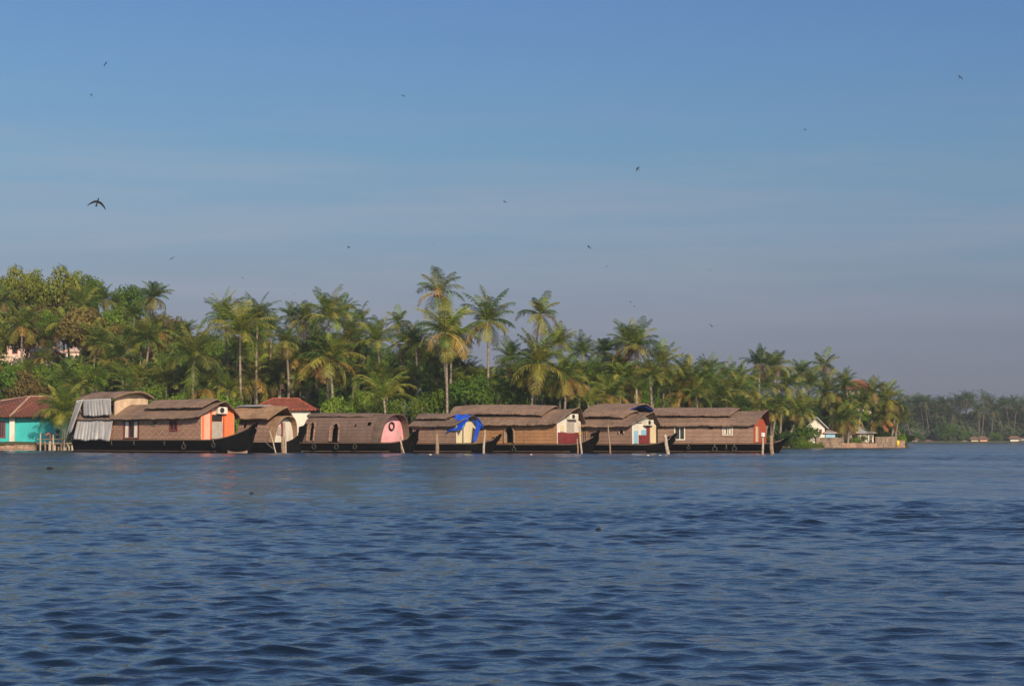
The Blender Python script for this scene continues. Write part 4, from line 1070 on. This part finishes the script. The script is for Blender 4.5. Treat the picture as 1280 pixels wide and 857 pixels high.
rf_ = random.Random(21)
for i in range(64):
    px = -20+(925+20)*(i+rf_.random())/64; lo = float(np.interp(px, [0, 180, 300, 520, 600, 700, 860, 930], [400, 415, 412, 425, 470, 455, 472, 482]))
    py = rf_.uniform(lo+6, 494)
    if px < 110 and 415 < py < 470: py = rf_.uniform(474, 494)
    if px < 75 and py > 440: continue
    if px > 600 and py < 460: py += 20
    tn = rf_.choice([G, YG, YG, DG]); palm(px, py, rf_.uniform(22, 32), 236+(505-py)*.25+(6 if px > 800 else 0)+(8 if px > 880 else 0), rf_.choice(['lush', 'tall', 'lush', 'young' if py > 460 else 'tall']), None, tn)
for (px, py, rp, st) in ((35, 462, 16, 'lush'), (52, 448, 15, 'tall'), (72, 455, 16, 'lush'), (40, 470, 12, 'sparse')): palm(px, py, rp, 262, st, None, YG)
# ---------------------------------------------------------------- broadleaf trees and bushes
def make_broad(seed, nlobe, flat=.8, leaf=.30, dens=330, tw=False):
    r = random.Random(seed); mb = MB()
    for i in range(nlobe):
        a, z = r.uniform(0, 6.28), r.uniform(-.65, .85); q = math.sqrt(max(0, 1-z*z))*r.uniform(.35, .78)
        c = Vector((math.cos(a)*q, math.sin(a)*q, z*.62*flat)); R_ = r.uniform(.22, .42)
        kk = r.uniform(.75, 1.25); warm = r.uniform(0, 1)
        for j in range(int(dens*(R_/.33)**2)):
            u_, v_ = r.uniform(0, 6.28), r.uniform(-.75, 1); s_ = math.sqrt(1-v_*v_)
            nrm = Vector((math.cos(u_)*s_, math.sin(u_)*s_, v_))
            p = c+nrm*R_*(1-.38*r.random()**2)*(1+.18*math.sin(u_*3+seed)+.12*math.sin(v_*7+u_*2))
            n2 = (nrm+Vector((r.gauss(0, .55), r.gauss(0, .55), r.gauss(0, .45)))).normalized()
            t1 = n2.orthogonal().normalized(); t1.rotate(Matrix.Rotation(r.uniform(0, 6.28), 3, n2)); t2 = n2.cross(t1)
            L = leaf*r.uniform(.10, .22); W_ = L*r.uniform(.35, .6)
            b_ = kk*r.uniform(.65, 1.35); g = (b_*(.9+.35*warm*r.random()), b_, b_*(.75+.2*r.random()))
            mb.face([p-t1*L, p+t2*W_-n2*W_*.25, p+t1*L-n2*L*.3, p-t2*W_-n2*W_*.25], g)
    return mb.mesh('crown', M['leaf'])
BL = [make_broad(100+i, n_, f_, lf) for i, (n_, f_, lf) in enumerate(((17, .85, .30), (20, .75, .26), (15, 1.0, .34), (22, .7, .24), (18, .9, .42)))]
def limbs(h, rr, r):
    mb = MB(); mb.tube([(0, 0, -.4), (.1, 0, h*.3), (.0, .05, h*.6)], [.22, .17, .12], 7)
    for i in range(6):
        a = r.uniform(0, 6.28); st = h*r.uniform(.35, .6)
        mb.tube([(0.03, 0, st), (math.cos(a)*rr*.35, math.sin(a)*rr*.35, st+rr*.3), (math.cos(a)*rr*.7, math.sin(a)*rr*.7, st+rr*.7)], [.1, .06, .025], 5)
    return mb
def broad(px, py, rpx, Y, col, word, zs=1.0, label=None, group='broadleaf trees and bushes on the near shore', name='broadleaf_tree', variant=None):
    """py: picture row of the crown's top."""
    _k[0] += 1; r = random.Random(_k[0]*31)
    s = Y/F; rad = rpx*s; top = P(px, py, Y).z; b = P(px, HZ, Y); gz = lz(b.x, Y)
    root = empty(name, (b.x, Y, gz)); h = top-gz
    rz_ = min(rad*zs, h*.62); cz_ = h-rz_*.86
    limbs(max(h, .5), rad, r).build('trunk', M['bark'], root)
    o = bpy.data.objects.new('crown', BL[variant if variant is not None else r.randrange(len(BL))]); COL.objects.link(o); o.parent = root
    o.location = (0, 0, cz_); o.scale = (rad*1.05, rad*1.05, rz_*1.45); o.rotation_euler = (0, 0, r.uniform(0, 6.28))
    k = r.uniform(.85, 1.15); o.color = (*[v*k for v in col], 1)
    if label: tag(root, label, 'tree', group)
    else: PEND.append((root, word, px, py, group, 'bush' if name == 'bush' else 'tree'))
CG = (.075, .145, .018); CD = (.035, .078, .015); CY = (.15, .17, .028); CBr = (.15, .115, .04); CL = (.125, .195, .022)
# hill on the left
for a in ((28, 336, 30, 292, CY, 'yellow-green broadleaf tree', 1.0, 'yellow-green tree at the far left of the hilltop skyline'),
          (78, 337, 34, 294, CY, 'yellow-green tree', 1.0, 'big yellowish tree forming the top of the left hilltop skyline'),
          (5, 350, 24, 296, CG, 'x', 1.0, 'dark green tree at the left frame edge on the hilltop'),
          (108, 350, 24, 296, CL, 'x', 1.0, 'olive tree on the right shoulder of the left hilltop'),
          (165, 360, 26, 296, CG, 'x', .9, 'rounded deep green tree left of the lone dark hill palm'),
          (45, 385, 34, 280, CBr, 'x', 1.0, 'brownish-leaved tree on the left hillside above the pink buildings'),
          (215, 395, 20, 282, CBr, 'x', .9, 'brown-tinged tree just right of the drying hill palm'),
          (885, 500, 22, 262, CD, 'x', 1.0, 'dark green dense tree behind the rightmost boat'),
          (590, 472, 32, 236, CG, 'x', .8, 'dense dark green tree behind the blue tarpaulin, below the starlike palm')):
    broad(*a[:6], zs=a[6], label=a[7], variant=(1 if a[4] == CY else None))
for i, px in enumerate(range(568, 905, 24)):
    broad(px+(i*7) % 11, np.interp(px, [568, 640, 740, 905], [452, 458, 446, 478])+(i*13) % 17, 26, 252+(i % 3)*3+(10 if px > 780 else 0), (CD, CG)[i % 2], ('deep green', 'fresh green')[i % 2]+' rounded tree', zs=1.1)
def skyl(px):
    return np.interp(px, [-60, 0, 40, 100, 130, 180, 215, 240, 270, 330, 360, 410, 470, 520, 560, 640, 690, 720, 760, 800, 860, 900, 930, 970, 1040, 1065, 1090, 1110, 1126],
                     [350, 352, 345, 345, 365, 372, 392, 405, 398, 402, 402, 404, 412, 418, 440, 452, 440, 440, 438, 436, 464, 470, 472, 470, 474, 484, 494, 508, 530])
rs = random.Random(99)
for layer in range(5):
    step = [34, 36, 38, 38, 34][layer]
    for px in np.arange(-50+layer*13, 925, step):
        px = px+rs.uniform(-9, 9); sk = skyl(px)+14
        q = (layer+.25)/4.4
        yt = 497*(1-q)+sk*q+rs.uniform(-10, 10)
        yt = max(yt, sk+rs.uniform(0, 10))
        if px < 110 and 405 < yt < 462 : yt = (452+rs.uniform(0, 14) if layer < 2 else 441+rs.uniform(0, 16)) if layer < 3 else 392+rs.uniform(-6, 8)
        ysh = np.interp(P(px, HZ, 240).x, SH_X, SH_Y)
        Y = ysh+5+layer*(12 if px < 500 else 8.5)+rs.uniform(-2, 2)
        if px < 110 and layer < 4: Y = ysh+5+layer*7
        if px < 75 and layer == 0: continue
        if px < 90 and layer > 0: Y += 11
        if layer < 2 and (305 < px < 405): yt = max(yt, 492); Y = 252+layer*4
        cc, wd = rs.choice([(CG, 'mid green'), (CD, 'dark green'), (CL, 'light green'), (CG, 'mid green'), (CY, 'yellow-green'), (CBr, 'brown-tinged')] if layer else [(CG, 'mid green'), (CL, 'light green'), (CL, 'light green')])
        broad(px, yt, rs.uniform(22, 32), Y, cc, wd+(' bushy tree' if layer else ' bush'), zs=rs.uniform(.8, 1.1), name='broadleaf_tree' if layer else 'bush')
for layer in range(3):
    for px in np.arange(925+layer*9, 1128, 25):
        px = px+rs.uniform(-5, 5); sk = skyl(px)+12; q = (layer+.3)/3.0
        yt = 540*(1-q)+sk*q+rs.uniform(-6, 6)
        if layer == 0 and (1008 < px < 1048 or 1070 < px < 1095): continue
        if layer == 1 and 1008 < px < 1048: yt = min(yt, 515)
        if 1060 < px < 1095 and yt < 500: yt = 499
        ysh = np.interp(P(px, HZ, 305).x, SH_X, SH_Y); Y = ysh+4+layer*7
        if px < 990: Y = 290+layer*9+(px-930)*.2
        cc, wd = rs.choice([(CG, 'mid green'), (CD, 'dark green'), (CD, 'dark green'), (CL, 'light green')])
        broad(px, yt, rs.uniform(15, 22), Y, cc, wd+' bush' if layer == 0 else wd+' bushy tree', group='trees on the point', name='bush' if layer == 0 else 'broadleaf_tree')
broad(1070, 491, 13, 332, CG, 'x', label='leafy tree hiding the lower wall of the hilltop red-roofed house', group='trees on the point'); broad(1084, 494, 12, 331, CD, 'x', label='darker leafy tree below the right end of the hilltop red roof', group='trees on the point')
for (px, yt, rp, lab) in ((986, 546, 10, 'low leafy bush left of the concrete waterside wall, first from the boat'), (998, 546, 11, 'low leafy bush overlapping the left end of the concrete wall'), (1010, 551, 8, 'low bush at the foot of the concrete wall'), (1023, 553, 7, 'smallest low bush at the foot of the concrete wall, farthest right'), (1072, 548, 6, 'round green bush between the stone wall and tin-roofed cottage'), (1126, 543, 8, 'bush spilling over the tip of the point')):
    broad(px, yt, rp, 299.6 if px < 1050 else 307 if px < 1100 else 312, CL, 'x', label=lab, name='bush', group='trees on the point')

# ---------------------------------------------------------------- far shore
def far():
    r = random.Random(5)
    mb = MB(); X0, X1 = P(1040, HZ, 740).x, P(1700, HZ, 740).x
    top = lambda x: 11.8+1.6*math.sin(x*.06)+1.2*math.sin(x*.17+2)+.8*math.sin(x*.5)
    for i in range(30000):
        x = r.uniform(X0, X1); d = r.random(); z = d*top(x)+.3; y = 730+d*14+r.uniform(-2, 6)+3*math.sin(x*.23)+2*math.sin(x*.61)
        p = Vector((x, y, z)); n2 = Vector((r.gauss(0, .6), -1+r.gauss(0, .5), .6+r.gauss(0, .5))).normalized(); t1 = n2.orthogonal().normalized(); t1.rotate(Matrix.Rotation(r.uniform(0, 6.28), 3, n2)); t2 = n2.cross(t1)
        L = r.uniform(.5, 1.1); W_ = L*.5; cl = .7+.5*math.sin(x*.35+z*.5)+.3*r.random()
        mb.face([p-t1*L, p+t2*W_, p+t1*L, p-t2*W_], (.04*cl+.008, .055*cl+.014, .022*cl+.006))
    o = mb.build('distant_woods', M['leaf']); o.color = (1, 1, 1, 1)
    tag(o, 'mass of hazy undergrowth and low trees along the far shore', 'woods', kind='stuff')
    LB = 'hazy coconut palm in the distant treeline across the water'
    px = 1098
    while px < 1330:
        px += r.uniform(1.8, 4.0); hi = r.random()
        yt = np.interp(px, [1100, 1140, 1180, 1220, 1240, 1290], [503, 501, 505, 497, 503, 506])+r.uniform(0, 26)*hi+r.uniform(-4, 2)
        palm(px, yt, r.uniform(9, 13), 744+r.uniform(-6, 14)-hi*8, 'far', None, (.42, .5, .62), label=LB, group='distant palms on the far shore')  # dim bluish tone puts distance haze into the frond colour
    for (px, yt, rp) in ((1183, 530, 16), (1200, 537, 10), (1150, 540, 9), (1245, 540, 9)):
        broad(px, yt, rp, 728, CG, 'x', label='rounded hazy bush at the waterline of the far shore, %s' % {1183: 'largest of them', 1200: 'right beside the largest', 1150: 'nearest the point', 1245: 'between the distant houses'}[px], name='bush', group='bushes on the far shore')
far()

# a low band of shore scrub so that the bank reads as overgrown
def scrub():
    r = random.Random(8); mb = MB()
    for i in range(9000):
        x = r.uniform(-75, 60); y = float(np.interp(x, SH_X, SH_Y))+r.uniform(1.5, 12); z = lz(x, y)+r.uniform(0, .9)
        if x < -50 and y < 246: continue
        a = r.uniform(0, 6.28); h = r.uniform(.25, .7); d = Vector((math.cos(a)*.12, math.sin(a)*.12, 0)); k = r.uniform(.7, 1.3)
        mb.face([Vector((x, y, z))-d, Vector((x, y, z))+d, Vector((x+r.uniform(-.3, .3), y, z+h))], (.07*k, .12*k, .025*k))
    o = mb.build('grass', M['leaf']); tag(o, 'tufts of rank grass along the river bank', 'grass', kind='stuff')
scrub()

# ---------------------------------------------------------------- birds
def bird(px, py, span_px, roll, flap, yaw, label, Y=205, arch=0):
    p = P(px, py, Y); s = span_px*Y/F
    mb = MB(); h = .5
    def wing(sgn):
        rows = []
        for i, q in enumerate((0, .25, .5, .75, 1)):
            x = sgn*q*.5; z = flap*(.16*math.sin(q*2.4)) - (flap*.28*max(0, q-.45))-arch*q
            ch = [.17, .20, .19, .15, .04][i]; off = [0, .03, .02, -.03, -.10][i]
            rows.append([(x, off+ch*.5, z), (x, off, z+.012), (x, off-ch*.5, z-.004), (x, off, z-.01)])
        return rows
    L = wing(-1)[::-1]; Rr = wing(1)[1:]
    mb.grid(L+Rr, close=True)
    mb.tube([(0, .30, 0), (0, .25, .005), (0, .17, 0), (0, .02, -.01), (0, -.15, -.005), (0, -.27, 0), (0, -.34, 0)], [.008, .028, .035, .05, .035, .03, .045], 7)
    mb.prism([(-.02, -.22, 0), (.02, -.22, 0), (.07, -.40, 0), (0, -.36, 0), (-.07, -.40, 0)], (0, 0, .008))
    o = mb.build('bird', M['bird']); o.location = p; o.scale = (s, s, s); o.rotation_euler = (R(roll[0]), R(roll[1]), R(yaw))
    tag(o, label, 'bird', 'birds in the sky')
bird(122, 252, 24, (48, 12), .25, 8, 'largest bird, dark kite with raised bent wings at the left', 190, .34)
BD = [(132, 80, 9, 'topmost bird at the left, wings slanted'), (114, 119, 6, 'small bird just below the topmost left bird'), (1200, 97, 9, 'lone bird high at the right side'), (797, 211, 8, 'bird right of centre, halfway up the sky'),
      (736, 309, 8, 'dark bird above the palms right of centre, lower than its neighbour'), (504, 120, 6, 'faint bird high left of centre'), (1006, 162, 5, 'faint bird high right of centre'), (631, 252, 6, 'faint bird near the middle of the sky'),
      (215, 323, 9, 'gliding bird low over the left hill'), (436, 309, 6, 'small bird above the pink-fronted boat palms'), (889, 407, 8, 'dark bird low over the right-hand trees'),
      (759, 333, 4, 'speck-like bird just below the dark bird right of centre'), (888, 338, 4, 'speck-like bird straight above the low right-hand bird'), (788, 377, 3.5, 'upper speck of two birds above the yellow-doored boat palms'), (793, 383, 3.5, 'lower speck of two birds above the yellow-doored boat palms'),
      (303, 347, 4, 'speck-like bird over the broad yellow-green palm'), (458, 248, 3, 'tiny speck of a bird left of the middle of the sky'), (542, 306, 3, 'tiny speck of a bird just above the tallest palm'), (655, 90, 3, 'tiny speck of a bird at the top centre'), (368, 367, 3.5, 'tiny bird just above the red-roofed house palms')]
rb = random.Random(4)
for (px, py, sp, lab) in BD:
    bird(px, py, sp, (rb.uniform(15, 60), rb.choice([-1, 1])*rb.uniform(15, 50)), rb.uniform(-.6, 1.6), rb.uniform(-60, 60), lab)

# ---------------------------------------------------------------- labels that single out each remaining tree
LM = [(-200, 'left of the turquoise house'), (0, 'above the turquoise house'), (60, 'above the canvas-covered stern'), (145, 'over the zigzag matting wall'), (225, 'over the orange front wall'), (300, 'over the red-roofed white house'), (385, 'over the dark barrel-shelled boat'), (465, 'over the pink front'),
      (515, 'over the blue tarpaulin'), (605, 'over the honey-brown boat'), (690, 'over the maroon front'), (740, 'over the weathered boat'), (790, 'over the yellow door'), (830, 'over the rightmost boat'), (925, 'over the rust-red end wall'), (985, 'above the white gabled house'), (1050, 'above the tin-roofed cottage'), (1095, 'above the block wall')]
def band_of(py): return 'on the skyline' if py < 415 else 'in the upper canopy' if py < 455 else 'midway down' if py < 490 else 'low down'
groups = {}
for it in PEND:
    root, word, px, py, grp, cat = it
    lm = [n for x, n in LM if px >= x][-1]
    groups.setdefault((word, band_of(py), lm), []).append(it)
ORD = ['leftmost', 'second from left', 'third from left', 'fourth from left', 'fifth from left', 'sixth from left', 'seventh from left']
for (word, bnd, lm), its in groups.items():
    its.sort(key=lambda i: i[2])
    for i, it in enumerate(its):
        lab = '%s %s %s' % (word, bnd, lm)
        if len(its) > 1: lab += ', '+ORD[min(i, 6)]
        tag(it[0], lab, it[5], it[4])
